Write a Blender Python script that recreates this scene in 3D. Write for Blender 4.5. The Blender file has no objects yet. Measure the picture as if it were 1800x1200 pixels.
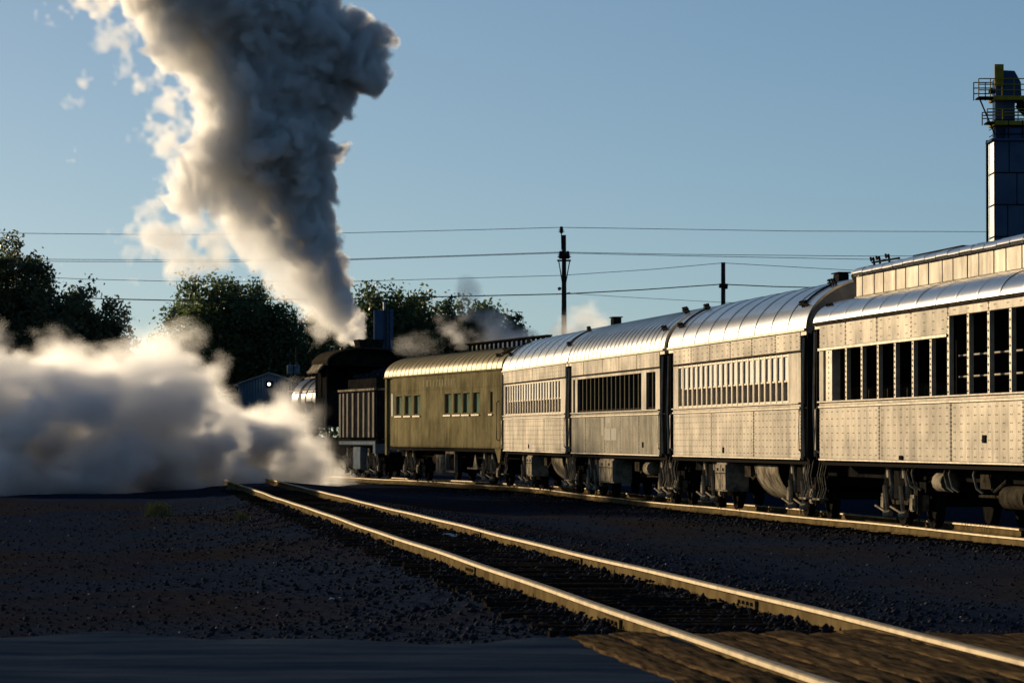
import bpy, math, random, numpy as np
from mathutils import Vector, Matrix
random.seed(7)
rng = np.random.default_rng(5)
sc = bpy.context.scene
C = sc.collection
R = math.radians

# ------------------------------------------------------------------ camera, sky, sun, exposure
F = 7000.0          # focal length in pixels of the 1800 px wide photograph
HC = 1.263          # camera height above the near rails
YH = 773.0          # row of the horizon
cam = bpy.data.cameras.new('camera')
co = bpy.data.objects.new('camera', cam)
C.objects.link(co)
cam.sensor_width = 36
cam.lens = 36 * F / 1800
cam.clip_start = 0.5
cam.clip_end = 20000
cam.dof.use_dof = True
cam.dof.focus_distance = 78
cam.dof.aperture_fstop = 10
co.location = (0, 0, HC)
co.rotation_euler = (R(90) + math.atan((YH - 600) / F), 0, 0)
sc.camera = co

SUN_EL, SUN_AZ = R(8.5), R(-36)
w = bpy.data.worlds.new('World')
sc.world = w
w.use_nodes = True
nt = w.node_tree
bg = nt.nodes['Background']
sky = nt.nodes.new('ShaderNodeTexSky')
sky.sky_type = 'NISHITA'
sky.sun_disc = False
sky.sun_elevation = SUN_EL
sky.sun_rotation = SUN_AZ
sky.altitude = 2300
sky.air_density = 1.55
sky.dust_density = 6.0
sky.ozone_density = 3.4
# clear high-desert air: the low sky is as blue as the sky some way above the horizon
geo = nt.nodes.new('ShaderNodeTexCoord')
mp = nt.nodes.new('ShaderNodeMapping')
mp.vector_type = 'POINT'
mp.inputs['Location'].default_value = (0, 0, 0.08)
mp.inputs['Scale'].default_value = (1, 1, 2.0)
nrm = nt.nodes.new('ShaderNodeVectorMath')
nrm.operation = 'NORMALIZE'
nt.links.new(geo.outputs['Generated'], mp.inputs[0])
nt.links.new(mp.outputs[0], nrm.inputs[0])
nt.links.new(nrm.outputs[0], sky.inputs[0])
nt.links.new(sky.outputs[0], bg.inputs[0])
bg.inputs[1].default_value = 0.095

sun = bpy.data.lights.new('sun', 'SUN')
sun.energy = 5.0
sun.angle = R(0.5)
sun.color = (1.0, 0.79, 0.52)
so = bpy.data.objects.new('sun', sun)
C.objects.link(so)
sd = Vector((math.sin(SUN_AZ) * math.cos(SUN_EL), math.cos(SUN_AZ) * math.cos(SUN_EL), math.sin(SUN_EL)))
so.rotation_euler = (-sd).to_track_quat('-Z', 'Y').to_euler()

vs = sc.view_settings
vs.view_transform = 'Standard'
vs.look = 'None'
vs.exposure = 0.42
vs.gamma = 1.0
cy = sc.cycles
cy.max_bounces = 8
cy.diffuse_bounces = 2
cy.glossy_bounces = 3
cy.transmission_bounces = 3
cy.transparent_max_bounces = 8
cy.volume_bounces = 6
cy.volume_max_steps = 256
cy.volume_step_rate = 2.0
cy.use_denoising = True
cy.sample_clamp_indirect = 8


def at(px, py, d):
    return Vector(((px - 900) * d / F, d, HC + (YH - py) * d / F))


# ------------------------------------------------------------------ materials
def new_mat(name):
    m = bpy.data.materials.new(name)
    m.use_nodes = True
    t = m.node_tree
    return m, t, t.nodes['Principled BSDF']


def mat(name, col, col2=None, rough=0.6, metal=0.0, scale=3.0, stretch=(1, 1, 1), lo=0.4, hi=0.65, bump=0.0, bscale=40.0, rvar=0.0, detail=6, spec=0.0, vary=0.0):
    """Principled material whose colour drifts between two tones by noise (object space)."""
    m, t, b = new_mat(name)
    N, L = t.nodes, t.links
    b.inputs['Roughness'].default_value = rough
    b.inputs['Metallic'].default_value = metal
    b.inputs['Specular IOR Level'].default_value = spec
    tc = N.new('ShaderNodeTexCoord')
    mpn = N.new('ShaderNodeMapping')
    mpn.inputs['Scale'].default_value = stretch
    L.new(tc.outputs['Object'], mpn.inputs[0])
    if col2 is None:
        b.inputs['Base Color'].default_value = (*col, 1)
    else:
        nz = N.new('ShaderNodeTexNoise')
        nz.inputs['Scale'].default_value = scale
        nz.inputs['Detail'].default_value = detail
        nz.inputs['Roughness'].default_value = 0.62
        L.new(mpn.outputs[0], nz.inputs['Vector'])
        cr = N.new('ShaderNodeValToRGB')
        cr.color_ramp.elements[0].position = lo
        cr.color_ramp.elements[0].color = (*col, 1)
        cr.color_ramp.elements[1].position = hi
        cr.color_ramp.elements[1].color = (*col2, 1)
        L.new(nz.outputs['Fac'], cr.inputs[0])
        if vary:
            # sheets differ a little from one another; broad grime drifts over several of them
            oi = N.new('ShaderNodeObjectInfo')
            hv = N.new('ShaderNodeHueSaturation')
            mr2 = N.new('ShaderNodeMapRange')
            mr2.inputs['To Min'].default_value = 1 - vary
            mr2.inputs['To Max'].default_value = 1 + vary * 0.6
            L.new(oi.outputs['Random'], mr2.inputs['Value'])
            n3 = N.new('ShaderNodeTexNoise')
            n3.inputs['Scale'].default_value = 0.8
            n3.inputs['Detail'].default_value = 7
            n3.inputs['Roughness'].default_value = 0.7
            L.new(tc.outputs['Object'], n3.inputs['Vector'])
            mr3 = N.new('ShaderNodeMapRange')
            mr3.inputs['From Min'].default_value = 0.35
            mr3.inputs['From Max'].default_value = 0.62
            mr3.inputs['To Min'].default_value = 0.50
            mr3.inputs['To Max'].default_value = 1.05
            L.new(n3.outputs['Fac'], mr3.inputs['Value'])
            mu = N.new('ShaderNodeMath')
            mu.operation = 'MULTIPLY'
            L.new(mr2.outputs[0], mu.inputs[0])
            L.new(mr3.outputs[0], mu.inputs[1])
            L.new(mu.outputs[0], hv.inputs['Value'])
            L.new(cr.outputs[0], hv.inputs['Color'])
            L.new(hv.outputs[0], b.inputs['Base Color'])
        else:
            L.new(cr.outputs[0], b.inputs['Base Color'])
        if rvar:
            mr = N.new('ShaderNodeMapRange')
            mr.inputs['To Min'].default_value = max(0.05, rough - rvar)
            mr.inputs['To Max'].default_value = min(1, rough + rvar)
            L.new(nz.outputs['Fac'], mr.inputs['Value'])
            L.new(mr.outputs[0], b.inputs['Roughness'])
    if bump:
        nb = N.new('ShaderNodeTexNoise')
        nb.inputs['Scale'].default_value = bscale
        nb.inputs['Detail'].default_value = 5
        L.new(mpn.outputs[0], nb.inputs['Vector'])
        bp = N.new('ShaderNodeBump')
        bp.inputs['Strength'].default_value = bump
        bp.inputs['Distance'].default_value = 0.02
        L.new(nb.outputs['Fac'], bp.inputs['Height'])
        L.new(bp.outputs[0], b.inputs['Normal'])
    return m


M = {}
M['silver'] = mat('weathered aluminium paint', (0.40, 0.35, 0.275), (0.20, 0.178, 0.14), rough=0.42, metal=0.16, vary=0.14, scale=1.3, stretch=(2.6, 1, 0.30), lo=0.44, hi=0.72, bump=0.10, bscale=7, rvar=0.12)
M['silver_dull'] = mat('dull stained aluminium paint', (0.36, 0.32, 0.25), (0.20, 0.19, 0.14), rough=0.55, metal=0.05, vary=0.12, scale=1.3, stretch=(2.4, 1, 0.3), lo=0.38, hi=0.7, bump=0.1, bscale=7, rvar=0.1)
M['silver_roof'] = mat('aluminium roof paint', (0.44, 0.43, 0.40), (0.30, 0.29, 0.27), rough=0.22, metal=0.95, scale=2.0, stretch=(1.2, 0.5, 1), lo=0.4, hi=0.75, bump=0.03, bscale=5, rvar=0.05)
M['trim'] = mat('aluminium trim', (0.45, 0.39, 0.31), (0.28, 0.25, 0.195), rough=0.45, metal=0.2, scale=5, rvar=0.1)
M['blind'] = mat('pale window blind', (0.66, 0.66, 0.62), (0.55, 0.56, 0.52), rough=0.3, metal=0.15, scale=1.5)
M['rivet'] = mat('painted rivet head', (0.16, 0.14, 0.10), (0.28, 0.25, 0.2), rough=0.6, scale=8)
M['olive'] = mat('olive green coach paint', (0.235, 0.20, 0.105), (0.13, 0.108, 0.056), rough=0.5, metal=0.0, vary=0.1, scale=1.6, stretch=(4.0, 1, 0.22), lo=0.35, hi=0.75, bump=0.08, bscale=6, rvar=0.1)
M['olive_roof'] = mat('olive roof paint', (0.22, 0.185, 0.105), (0.13, 0.11, 0.065), rough=0.42, metal=0.18, scale=2.0, stretch=(3, 0.5, 1), bump=0.25, bscale=3.2, rvar=0.1)
M['black'] = mat('black iron', (0.012, 0.012, 0.012), (0.03, 0.027, 0.022), rough=0.5, scale=3, rvar=0.15)
M['soot'] = mat('dark grimy steel', (0.010, 0.010, 0.010), (0.022, 0.019, 0.016), rough=0.75, scale=4)
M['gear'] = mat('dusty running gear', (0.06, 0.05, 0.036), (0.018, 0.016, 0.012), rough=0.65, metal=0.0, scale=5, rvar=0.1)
M['gear_pale_sunlit'] = mat('pale and sunlit running gear', (0.34, 0.29, 0.21), (0.08, 0.068, 0.05), rough=0.55, metal=0.0, scale=4, rvar=0.1)  # pale tone also paints in the sun on lit gear
M['engine'] = mat('oily black engine paint', (0.010, 0.010, 0.012), (0.022, 0.022, 0.022), rough=0.4, metal=0.0, scale=3, rvar=0.12)
M['boiler'] = mat('dusty black strip', (0.075, 0.066, 0.050), (0.035, 0.03, 0.024), rough=0.5, metal=0.1, scale=3, rvar=0.1)
M['rust_steel'] = mat('rail steel, rusty web', (0.165, 0.120, 0.055), (0.085, 0.06, 0.028), rough=0.7, metal=0.0, scale=2.5, stretch=(1, 1, 1), bump=0.1, bscale=30, rvar=0.1)
M['rail_head'] = mat('worn rail head', (0.36, 0.29, 0.18), (0.22, 0.17, 0.10), rough=0.45, metal=0.35, scale=3, rvar=0.08)
M['tie'] = mat('creosoted sleeper wood', (0.009, 0.008, 0.007), (0.028, 0.023, 0.018), rough=0.9, scale=2.5, stretch=(1, 12, 12), bump=0.5, bscale=6)
M['plank'] = mat('weathered crossing timber', (0.13, 0.085, 0.042), (0.03, 0.021, 0.014), rough=0.85, scale=2.6, stretch=(0.6, 9, 9), lo=0.40, hi=0.62, bump=0.2, bscale=12)
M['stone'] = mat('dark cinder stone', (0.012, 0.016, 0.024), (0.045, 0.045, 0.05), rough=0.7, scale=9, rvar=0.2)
M['pole'] = mat('weathered utility pole wood', (0.035, 0.028, 0.022), (0.06, 0.05, 0.04), rough=0.85, scale=2, stretch=(8, 8, 0.5))
M['wire'] = mat('overhead wire', (0.03, 0.03, 0.03), rough=0.5)
M['bark'] = mat('tree bark', (0.05, 0.04, 0.03), (0.09, 0.07, 0.05), rough=0.9, scale=3)
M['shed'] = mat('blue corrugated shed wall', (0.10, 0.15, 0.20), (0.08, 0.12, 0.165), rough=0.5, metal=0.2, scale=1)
M['roof_lit_side'] = mat('galvanised roof and lit tower side', (0.30, 0.30, 0.29), (0.2, 0.2, 0.2), rough=0.45, metal=0.5, scale=1)
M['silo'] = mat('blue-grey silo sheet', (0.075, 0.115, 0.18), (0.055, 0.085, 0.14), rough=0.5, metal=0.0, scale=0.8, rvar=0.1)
M['silo_blue'] = mat('blue painted leg housing', (0.05, 0.085, 0.16), (0.04, 0.07, 0.13), rough=0.45, scale=1)
M['yellow'] = mat('yellow platform steel', (0.30, 0.23, 0.03), (0.2, 0.16, 0.03), rough=0.5, scale=2)
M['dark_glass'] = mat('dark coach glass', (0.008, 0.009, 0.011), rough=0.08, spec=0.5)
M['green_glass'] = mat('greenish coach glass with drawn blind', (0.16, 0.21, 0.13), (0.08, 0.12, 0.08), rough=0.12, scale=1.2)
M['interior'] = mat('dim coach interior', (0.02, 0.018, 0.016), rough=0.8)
M['grass'] = mat('dry grass', (0.16, 0.17, 0.06), (0.26, 0.21, 0.10), rough=0.8, scale=4)
M['can'] = mat('grey transformer can', (0.16, 0.19, 0.21), (0.10, 0.12, 0.14), rough=0.6, metal=0.0, scale=3)
M['patch'] = mat('brighter patch of old paint', (0.50, 0.465, 0.39), (0.42, 0.39, 0.32), rough=0.6, scale=3)
M['bar'] = mat('dusty window bar', (0.15, 0.13, 0.095), (0.09, 0.08, 0.06), rough=0.6, scale=3)
M['letter'] = mat('faded lettering', (0.24, 0.21, 0.12), rough=0.5)


def leaf_mat(name, a, b2):
    m, t, b = new_mat(name)
    N, L = t.nodes, t.links
    at_ = N.new('ShaderNodeAttribute')
    at_.attribute_name = 'tint'
    mix = N.new('ShaderNodeMix')
    mix.data_type = 'RGBA'
    mix.inputs[6].default_value = (*a, 1)
    mix.inputs[7].default_value = (*b2, 1)
    L.new(at_.outputs['Fac'], mix.inputs[0])
    L.new(mix.outputs[2], b.inputs['Base Color'])
    b.inputs['Roughness'].default_value = 0.5
    tr = N.new('ShaderNodeBsdfTranslucent')
    L.new(mix.outputs[2], tr.inputs[0])
    ms = N.new('ShaderNodeMixShader')
    ms.inputs[0].default_value = 0.5
    L.new(b.outputs[0], ms.inputs[1])
    L.new(tr.outputs[0], ms.inputs[2])
    L.new(ms.outputs[0], N['Material Output'].inputs[0])
    return m


M['leaf'] = leaf_mat('cottonwood leaf', (0.045, 0.075, 0.03), (0.12, 0.15, 0.05))
M['leaf_pale'] = leaf_mat('olive leaf', (0.06, 0.08, 0.035), (0.15, 0.155, 0.07))


def ground_mat():
    m, t, b = new_mat('cinder ground')
    N, L = t.nodes, t.links
    tc = N.new('ShaderNodeTexCoord')

    def noise(s, d, r=0.6, st=(1, 1, 1)):
        mpn = N.new('ShaderNodeMapping')
        mpn.inputs['Scale'].default_value = st
        L.new(tc.outputs['Object'], mpn.inputs[0])
        n = N.new('ShaderNodeTexNoise')
        n.inputs['Scale'].default_value = s
        n.inputs['Detail'].default_value = d
        n.inputs['Roughness'].default_value = r
        L.new(mpn.outputs[0], n.inputs['Vector'])
        return n.outputs['Fac']

    def ramp(f, p0, c0, p1, c1):
        cr = N.new('ShaderNodeValToRGB')
        cr.color_ramp.elements[0].position = p0
        cr.color_ramp.elements[0].color = (*c0, 1)
        cr.color_ramp.elements[1].position = p1
        cr.color_ramp.elements[1].color = (*c1, 1)
        L.new(f, cr.inputs[0])
        return cr.outputs[0]
    cinder = ramp(noise(9, 8, 0.7), 0.38, (0.009, 0.014, 0.028), 0.68, (0.032, 0.043, 0.066))  # blue tint in the cinder colour stands in for sky-lit shade
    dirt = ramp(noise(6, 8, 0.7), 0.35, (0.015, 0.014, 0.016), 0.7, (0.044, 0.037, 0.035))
    fac = ramp(noise(0.20, 6, 0.65, (1, 0.35, 1)), 0.46, (0, 0, 0), 0.60, (1, 1, 1))
    mix = N.new('ShaderNodeMix')
    mix.data_type = 'RGBA'
    L.new(fac, mix.inputs[0])
    L.new(cinder, mix.inputs[6])
    L.new(dirt, mix.inputs[7])
    L.new(mix.outputs[2], b.inputs['Base Color'])
    b.inputs['Roughness'].default_value = 0.8
    b.inputs['Specular IOR Level'].default_value = 0.0
    bp = N.new('ShaderNodeBump')
    bp.inputs['Strength'].default_value = 0.5
    bp.inputs['Distance'].default_value = 0.06
    L.new(noise(11, 8, 0.7), bp.inputs['Height'])
    L.new(bp.outputs[0], b.inputs['Normal'])
    return m


M['ground'] = ground_mat()
M['asphalt'] = mat('worn asphalt', (0.013, 0.026, 0.050), (0.042, 0.058, 0.082), rough=0.9, scale=1.1, stretch=(0.35, 1.4, 1), bump=0.5, bscale=30, spec=0.0)  # bluish tone puts sky-lit shade into the asphalt colour


# ------------------------------------------------------------------ mesh helpers
class MB:
    def __init__(s):
        s.v, s.f = [], []

    def add(s, v, f):
        n = len(s.v)
        s.v += [tuple(p) for p in v]
        s.f += [tuple(i + n for i in q) for q in f]
        return s

    def box(s, x0, x1, y0, y1, z0, z1):
        v = [(x, y, z) for z in (z0, z1) for y in (y0, y1) for x in (x0, x1)]
        return s.add(v, [(0, 2, 3, 1), (4, 5, 7, 6), (0, 1, 5, 4), (2, 6, 7, 3), (0, 4, 6, 2), (1, 3, 7, 5)])

    def tube(s, pts, r, n=6, caps=True):
        pts = [Vector(p) for p in pts]
        rs = r if isinstance(r, (list, tuple)) else [r] * len(pts)
        vs_, fs = [], []
        ref = None
        for i, p in enumerate(pts):
            a = pts[min(i + 1, len(pts) - 1)] - pts[max(i - 1, 0)]
            a.normalize()
            if ref is None:
                ref = Vector((0, 0, 1)) if abs(a.z) < 0.9 else Vector((1, 0, 0))
            u = a.cross(ref)
            if u.length < 1e-4:
                u = a.cross(Vector((0, 1, 0)))
            u.normalize()
            q = a.cross(u)
            for k in range(n):
                t = 2 * math.pi * k / n
                vs_.append(p + (u * math.cos(t) + q * math.sin(t)) * rs[i])
        for i in range(len(pts) - 1):
            for k in range(n):
                k2 = (k + 1) % n
                fs.append((i * n + k, i * n + k2, (i + 1) * n + k2, (i + 1) * n + k))
        if caps:
            fs.append(tuple(range(n))[::-1])
            fs.append(tuple((len(pts) - 1) * n + k for k in range(n)))
        return s.add(vs_, fs)

    def prism(s, outline, axis, a, b):
        """outline: list of 2D points; extruded from a to b along axis ('x': points are (y,z), 'y': (x,z), 'z': (x,y))."""
        def p3(p, t):
            return {'x': (t, p[0], p[1]), 'y': (p[0], t, p[1]), 'z': (p[0], p[1], t)}[axis]
        n = len(outline)
        v = [p3(p, a) for p in outline] + [p3(p, b) for p in outline]
        f = [tuple(range(n))[::-1], tuple(range(n, 2 * n))]
        f += [(k, (k + 1) % n, n + (k + 1) % n, n + k) for k in range(n)]
        return s.add(v, f)

    def sheet(s, prof, xs, close=False):
        """profile [(y,z)] swept along x positions."""
        n = len(prof)
        v = [(x, p[0], p[1]) for x in xs for p in prof]
        f = []
        for i in range(len(xs) - 1):
            for k in range(n - 1):
                f.append((i * n + k, i * n + k + 1, (i + 1) * n + k + 1, (i + 1) * n + k))
        return s.add(v, f)

    def mesh(s, name, m=None, smooth=False):
        me = bpy.data.meshes.new(name)
        me.from_pydata(s.v, [], s.f)
        if m:
            me.materials.append(M[m])
        if smooth:
            me.polygons.foreach_set('use_smooth', [True] * len(me.polygons))
            try:
                me.set_sharp_from_angle(angle=R(40))
            except Exception:
                pass
        me.update()
        return me

    def build(s, name, m, parent=None, smooth=False, bevel=0.0):
        o = bpy.data.objects.new(name, s.mesh(name, m, smooth))
        C.objects.link(o)
        o.parent = parent
        if bevel:
            b = o.modifiers.new('bevel', 'BEVEL')
            b.width = bevel
            b.segments = 1
        return o


def inst(name, me, loc, parent=None, rot=(0, 0, 0), scale=(1, 1, 1)):
    o = bpy.data.objects.new(name, me)
    C.objects.link(o)
    o.parent = parent
    o.location = loc
    o.rotation_euler = rot
    o.scale = scale
    return o


def tag(o, label, cat, group=None, kind=None):
    if label:
        o['label'] = label
    if cat:
        o['category'] = cat
    if group:
        o['group'] = group
    if kind:
        o['kind'] = kind
    return o


def empty(name, loc, rz=0, label=None, cat=None, group=None, kind=None):
    o = bpy.data.objects.new(name, None)
    o.empty_display_size = 0.3
    C.objects.link(o)
    o.location = loc
    o.rotation_euler = (0, 0, rz)
    return tag(o, label, cat, group, kind)


def fast_mesh(name, V, Fq, m=None, smooth=False):
    """numpy vertices (n,3) and faces (k,c) all with c corners."""
    me = bpy.data.meshes.new(name)
    k, c = Fq.shape
    me.vertices.add(len(V))
    me.vertices.foreach_set('co', V.astype(np.float32).ravel())
    me.loops.add(k * c)
    me.loops.foreach_set('vertex_index', Fq.astype(np.int32).ravel())
    me.polygons.add(k)
    me.polygons.foreach_set('loop_start', np.arange(0, k * c, c, dtype=np.int32))
    if smooth:
        me.polygons.foreach_set('use_smooth', np.ones(k, dtype=bool))
    if m:
        me.materials.append(M[m])
    me.update(calc_edges=True)
    return me


def fbm2(shape, base, octs, gain=0.5):
    return fbm(shape + (1,), base, octs, gain)[..., 0]


def fbm(shape, base, octs, gain=0.5):
    out = np.zeros(shape, np.float32)
    amp, tot = 1.0, 0.0
    for o in range(octs):
        cs = [b_ / 2 ** o for b_ in (base if isinstance(base, tuple) else (base,) * 3)]
        dims = [max(2, int(math.ceil(n / c)) + 3) for n, c in zip(shape, cs)]
        a = rng.uniform(-1, 1, dims).astype(np.float32)
        for ax, n in enumerate(shape):
            t = np.arange(n) / cs[ax]
            i = t.astype(int)
            f = (t - i).astype(np.float32)
            f = f * f * (3 - 2 * f)
            sh = [1, 1, 1]
            sh[ax] = n
            f = f.reshape(sh)
            a = np.take(a, i, axis=ax) * (1 - f) + np.take(a, i + 1, axis=ax) * f
        out += a * amp
        tot += amp
        amp *= gain
    return out / tot


# ------------------------------------------------------------------ where the tracks run (metres)
# near track: straight.  left rail x = 1.459 + .102*(23.15-y)
NT_S = 0.102
NT_H = math.atan(NT_S)


def near_left_x(y):
    return 1.459 + NT_S * (23.15 - y)


NT_U = Vector((-math.sin(NT_H), math.cos(NT_H), 0))
NT_R = Vector((math.cos(NT_H), math.sin(NT_H), 0))          # to the right of the track
NT_O = Vector((near_left_x(0.0), 0, 0)) + NT_R * 0.752       # centre line at y about 0
# train: points on the sun side of the car bodies
NS = [(9.6, 42.6), (7.957, 56.0), (5.656, 74.7), (3.669, 91.06), (1.583, 107.6), (-0.266, 124.0), (-4.566, 144.0), (-9.9, 165.4), (-17, 188)]
RAIL_T = -0.25                                              # top of the train's rails


def train_z(y):
    return RAIL_T + max(0.0, min(1.0, (y - 100) / 44.0)) * 0.07


def smooth_path(pts, n=8):
    P = [Vector((p[0], p[1])) for p in pts]
    out = []
    for i in range(len(P) - 1):
        p0, p1, p2, p3 = P[max(i - 1, 0)], P[i], P[i + 1], P[min(i + 2, len(P) - 1)]
        for k in range(n):
            t = k / n
            out.append(0.5 * ((2 * p1) + (p2 - p0) * t + (2 * p0 - 5 * p1 + 4 * p2 - p3) * t * t + (3 * p1 - p0 - 3 * p2 + p3) * t ** 3))
    out.append(P[-1])
    return out


def offset_path(path, off):
    """off metres to the right of the running direction (away from the camera)."""
    res = []
    for i, p in enumerate(path):
        a = path[min(i + 1, len(path) - 1)] - path[max(i - 1, 0)]
        a.normalize()
        res.append(p + Vector((a.y, -a.x)) * off)
    return res


TR_SIDE = smooth_path(NS)
TR_C = offset_path(TR_SIDE, 1.5)

# ------------------------------------------------------------------ ground
gx = np.concatenate([-np.geomspace(6000, 24, 26), np.arange(-22, 26.01, 0.4), np.geomspace(28, 6000, 26)])
gy = np.concatenate([np.array([-3000, -900, -250, -60, 0, 8, 14]), np.arange(16, 75, 0.4), np.arange(75, 190, 1.0), np.geomspace(192, 9000, 26)])
GX, GY = np.meshgrid(gx, gy)
tcx = np.array([p.x for p in TR_C])
tcy = np.array([p.y for p in TR_C])


def sm(a, b, x):
    t = np.clip((x - a) / (b - a), 0, 1)
    return t * t * (3 - 2 * t)


def ground_base(X, Y):
    sN = (X - NT_O.x) * NT_R.x + (Y - NT_O.y) * NT_R.y
    sT = X - np.interp(Y, tcy, tcx)
    z = -0.235 - 0.09 * sm(1.5, 3.6, -sN) - 0.21 * sm(1.7, 4.5, sN)
    z = z + 0.0 * sT
    return z


bumps = fbm2(GX.shape, 9, 5, 0.6) * 0.075
far = sm(150, 400, np.hypot(GX, GY))
GZ = ground_base(GX, GY) + bumps * (1 - far)
# flatten a little under the two tracks
sN = (GX - NT_O.x) * NT_R.x + (GY - NT_O.y) * NT_R.y
sT = GX - np.interp(GY, tcy, tcx)
GZ = np.where(np.abs(sN) < 1.6, -0.165 + bumps * 0.35, GZ)
GZ = np.where((np.abs(sT) < 1.6) & (GY < 200), -0.425 + bumps * 0.3, GZ)
# the asphalt apron and the crossing lie above the cinders
GZ = np.where((GY < 28.6), np.minimum(GZ, -0.20), GZ)
ny_, nx_ = GX.shape
idx = np.arange(nx_ * ny_).reshape(ny_, nx_)
Fq = np.stack([idx[:-1, :-1], idx[:-1, 1:], idx[1:, 1:], idx[1:, :-1]], -1).reshape(-1, 4)
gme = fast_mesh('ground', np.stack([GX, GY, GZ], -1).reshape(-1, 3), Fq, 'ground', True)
ground = bpy.data.objects.new('ground', gme)
C.objects.link(ground)
ground['kind'] = 'structure'


def ground_z(x, y):
    i = int(np.clip(np.searchsorted(gx, x) - 1, 0, nx_ - 2))
    j = int(np.clip(np.searchsorted(gy, y) - 1, 0, ny_ - 2))
    u = (x - gx[i]) / (gx[i + 1] - gx[i])
    v = (y - gy[j]) / (gy[j + 1] - gy[j])
    return float((GZ[j, i] * (1 - u) + GZ[j, i + 1] * u) * (1 - v) + (GZ[j + 1, i] * (1 - u) + GZ[j + 1, i + 1] * u) * v)


# asphalt apron in the foreground, ragged far edge
b = MB()
n = 60
xs = [-9 + i * (9 + 1.35) / n for i in range(n + 1)]
edge = [27.9 + 0.5 * math.sin(i * 0.23) + 0.35 * math.sin(i * 0.71 + 1) + random.uniform(-0.12, 0.12) for i in range(n + 1)]
rows = 14
vv, ff = [], []
for j in range(rows):
    for i, x in enumerate(xs):
        y = 12 + (edge[i] - 12) * j / (rows - 1)
        xx = min(x, near_left_x(y) - 0.62) if i == n else x + 0 * y
        z = -0.06 if j < rows - 1 else -0.215
        vv.append((xx, y, z + 0.006 * math.sin(x * 1.7 + y * 0.9) + random.uniform(-0.004, 0.004) if j < rows - 1 else z))
for j in range(rows - 1):
    for i in range(n):
        ff.append((j * (n + 1) + i, j * (n + 1) + i + 1, (j + 1) * (n + 1) + i + 1, (j + 1) * (n + 1) + i))
b.add(vv, ff)
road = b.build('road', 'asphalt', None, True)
road['kind'] = 'structure'

# ------------------------------------------------------------------ tracks
HEAD = [(-0.036, -0.034), (-0.036, -0.008), (-0.026, 0.0), (0.026, 0.0), (0.036, -0.008), (0.036, -0.034)]
WEB = [(-0.070, -0.165), (-0.070, -0.152), (-0.014, -0.128), (-0.010, -0.05), (-0.036, -0.0345), (0.036, -0.0345), (0.010, -0.05), (0.014, -0.128), (0.070, -0.152), (0.070, -0.165)]


def rail_sweep(path, prof, zf):
    m = MB()
    npf = len(prof)
    v, f = [], []
    for i, p in enumerate(path):
        a = path[min(i + 1, len(path) - 1)] - path[max(i - 1, 0)]
        a.normalize()
        r = Vector((a.y, -a.x))
        for q in prof:
            v.append((p.x + r.x * q[0], p.y + r.y * q[0], zf(p.y) + q[1]))
    for i in range(len(path) - 1):
        for k in range(npf):
            k2 = (k + 1) % npf
            f.append((i * npf + k, i * npf + k2, (i + 1) * npf + k2, (i + 1) * npf + k))
    f.append(tuple(range(npf)))
    f.append(tuple((len(path) - 1) * npf + k for k in range(npf))[::-1])
    m.add(v, f)
    return m


def wobble(path, amp, seed):
    r = random.Random(seed)
    k = [(r.uniform(0.15, 0.5), r.uniform(0, 6), r.uniform(0.4, 1)) for _ in range(4)]
    return [p + Vector((amp * sum(c * math.sin(a * p.y + b_) for a, b_, c in k) / 2, 0)) for p in path]


def make_rail(parent, path, zf, label=None):
    web = rail_sweep(path, WEB, zf).build('rail', 'rust_steel', parent)
    rail_sweep(path, HEAD, zf).build('rail_head', 'rail_head', web)
    if label:
        web['label'] = label
    return web


near_track = empty('railway_track', (0, 0, 0), kind='structure')
for side in (-1, 1):
    path = []
    t = 11.0
    while t < 150:
        p = NT_O + NT_U * t + NT_R * (0.752 * side)
        path.append(Vector((p.x, p.y)))
        t += 1.0
    zz = lambda y, s=side: 0.006 * math.sin(y * 0.21 + s) + 0.003 * math.sin(y * 0.63 + 2 * s)
    wb = make_rail(near_track, wobble(path, 0.007, 3 + side), zz)
    # joint bars with bolts
    for y0 in ((30.0, 41.6, 53.4) if side < 0 else (33.0, 45.0, 57.0)):
        p = NT_O + NT_U * y0 + NT_R * (0.752 * side)
        m = MB()
        m.box(-0.45, 0.45, -0.034, -0.012, -0.118, -0.052)
        m.box(-0.45, 0.45, 0.012, 0.034, -0.118, -0.052)
        for q in (-0.32, -0.11, 0.11, 0.32):
            m.tube([(q, 0.03, -0.085), (q, 0.055, -0.085)], 0.018, 6)
        o = m.build('joint_bar', 'rust_steel', wb)
        o.location = (p.x, p.y, zz(y0))
        o.rotation_euler = (0, 0, R(90) + NT_H)

# sleepers (each a piece of its own) with tie plates
tie_meshes = []
for k in range(5):
    m = MB()
    r = random.Random(k)
    L = 1.27
    segs = 9
    prof = [(-0.11, -0.15), (-0.115, 0.0), (-0.1, 0.012), (0.1, 0.012), (0.115, 0.0), (0.11, -0.15)]
    v, f = [], []
    for i in range(segs):
        y = -L + 2 * L * i / (segs - 1) + (r.uniform(-0.03, 0.03) if i in (0, segs - 1) else 0)
        for (a, z) in prof:
            v.append((a + r.uniform(-0.012, 0.012), y, z + r.uniform(-0.012, 0.006)))
    npf = len(prof)
    for i in range(segs - 1):
        for q in range(npf):
            f.append((i * npf + q, i * npf + (q + 1) % npf, (i + 1) * npf + (q + 1) % npf, (i + 1) * npf + q))
    f.append(tuple(range(npf))[::-1])
    f.append(tuple((segs - 1) * npf + q for q in range(npf)))
    m.add(v, f)
    tie_meshes.append(m.mesh('sleeper', 'tie'))
m = MB()
m.box(-0.09, 0.09, -0.17, 0.17, 0.0, 0.018)
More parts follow.
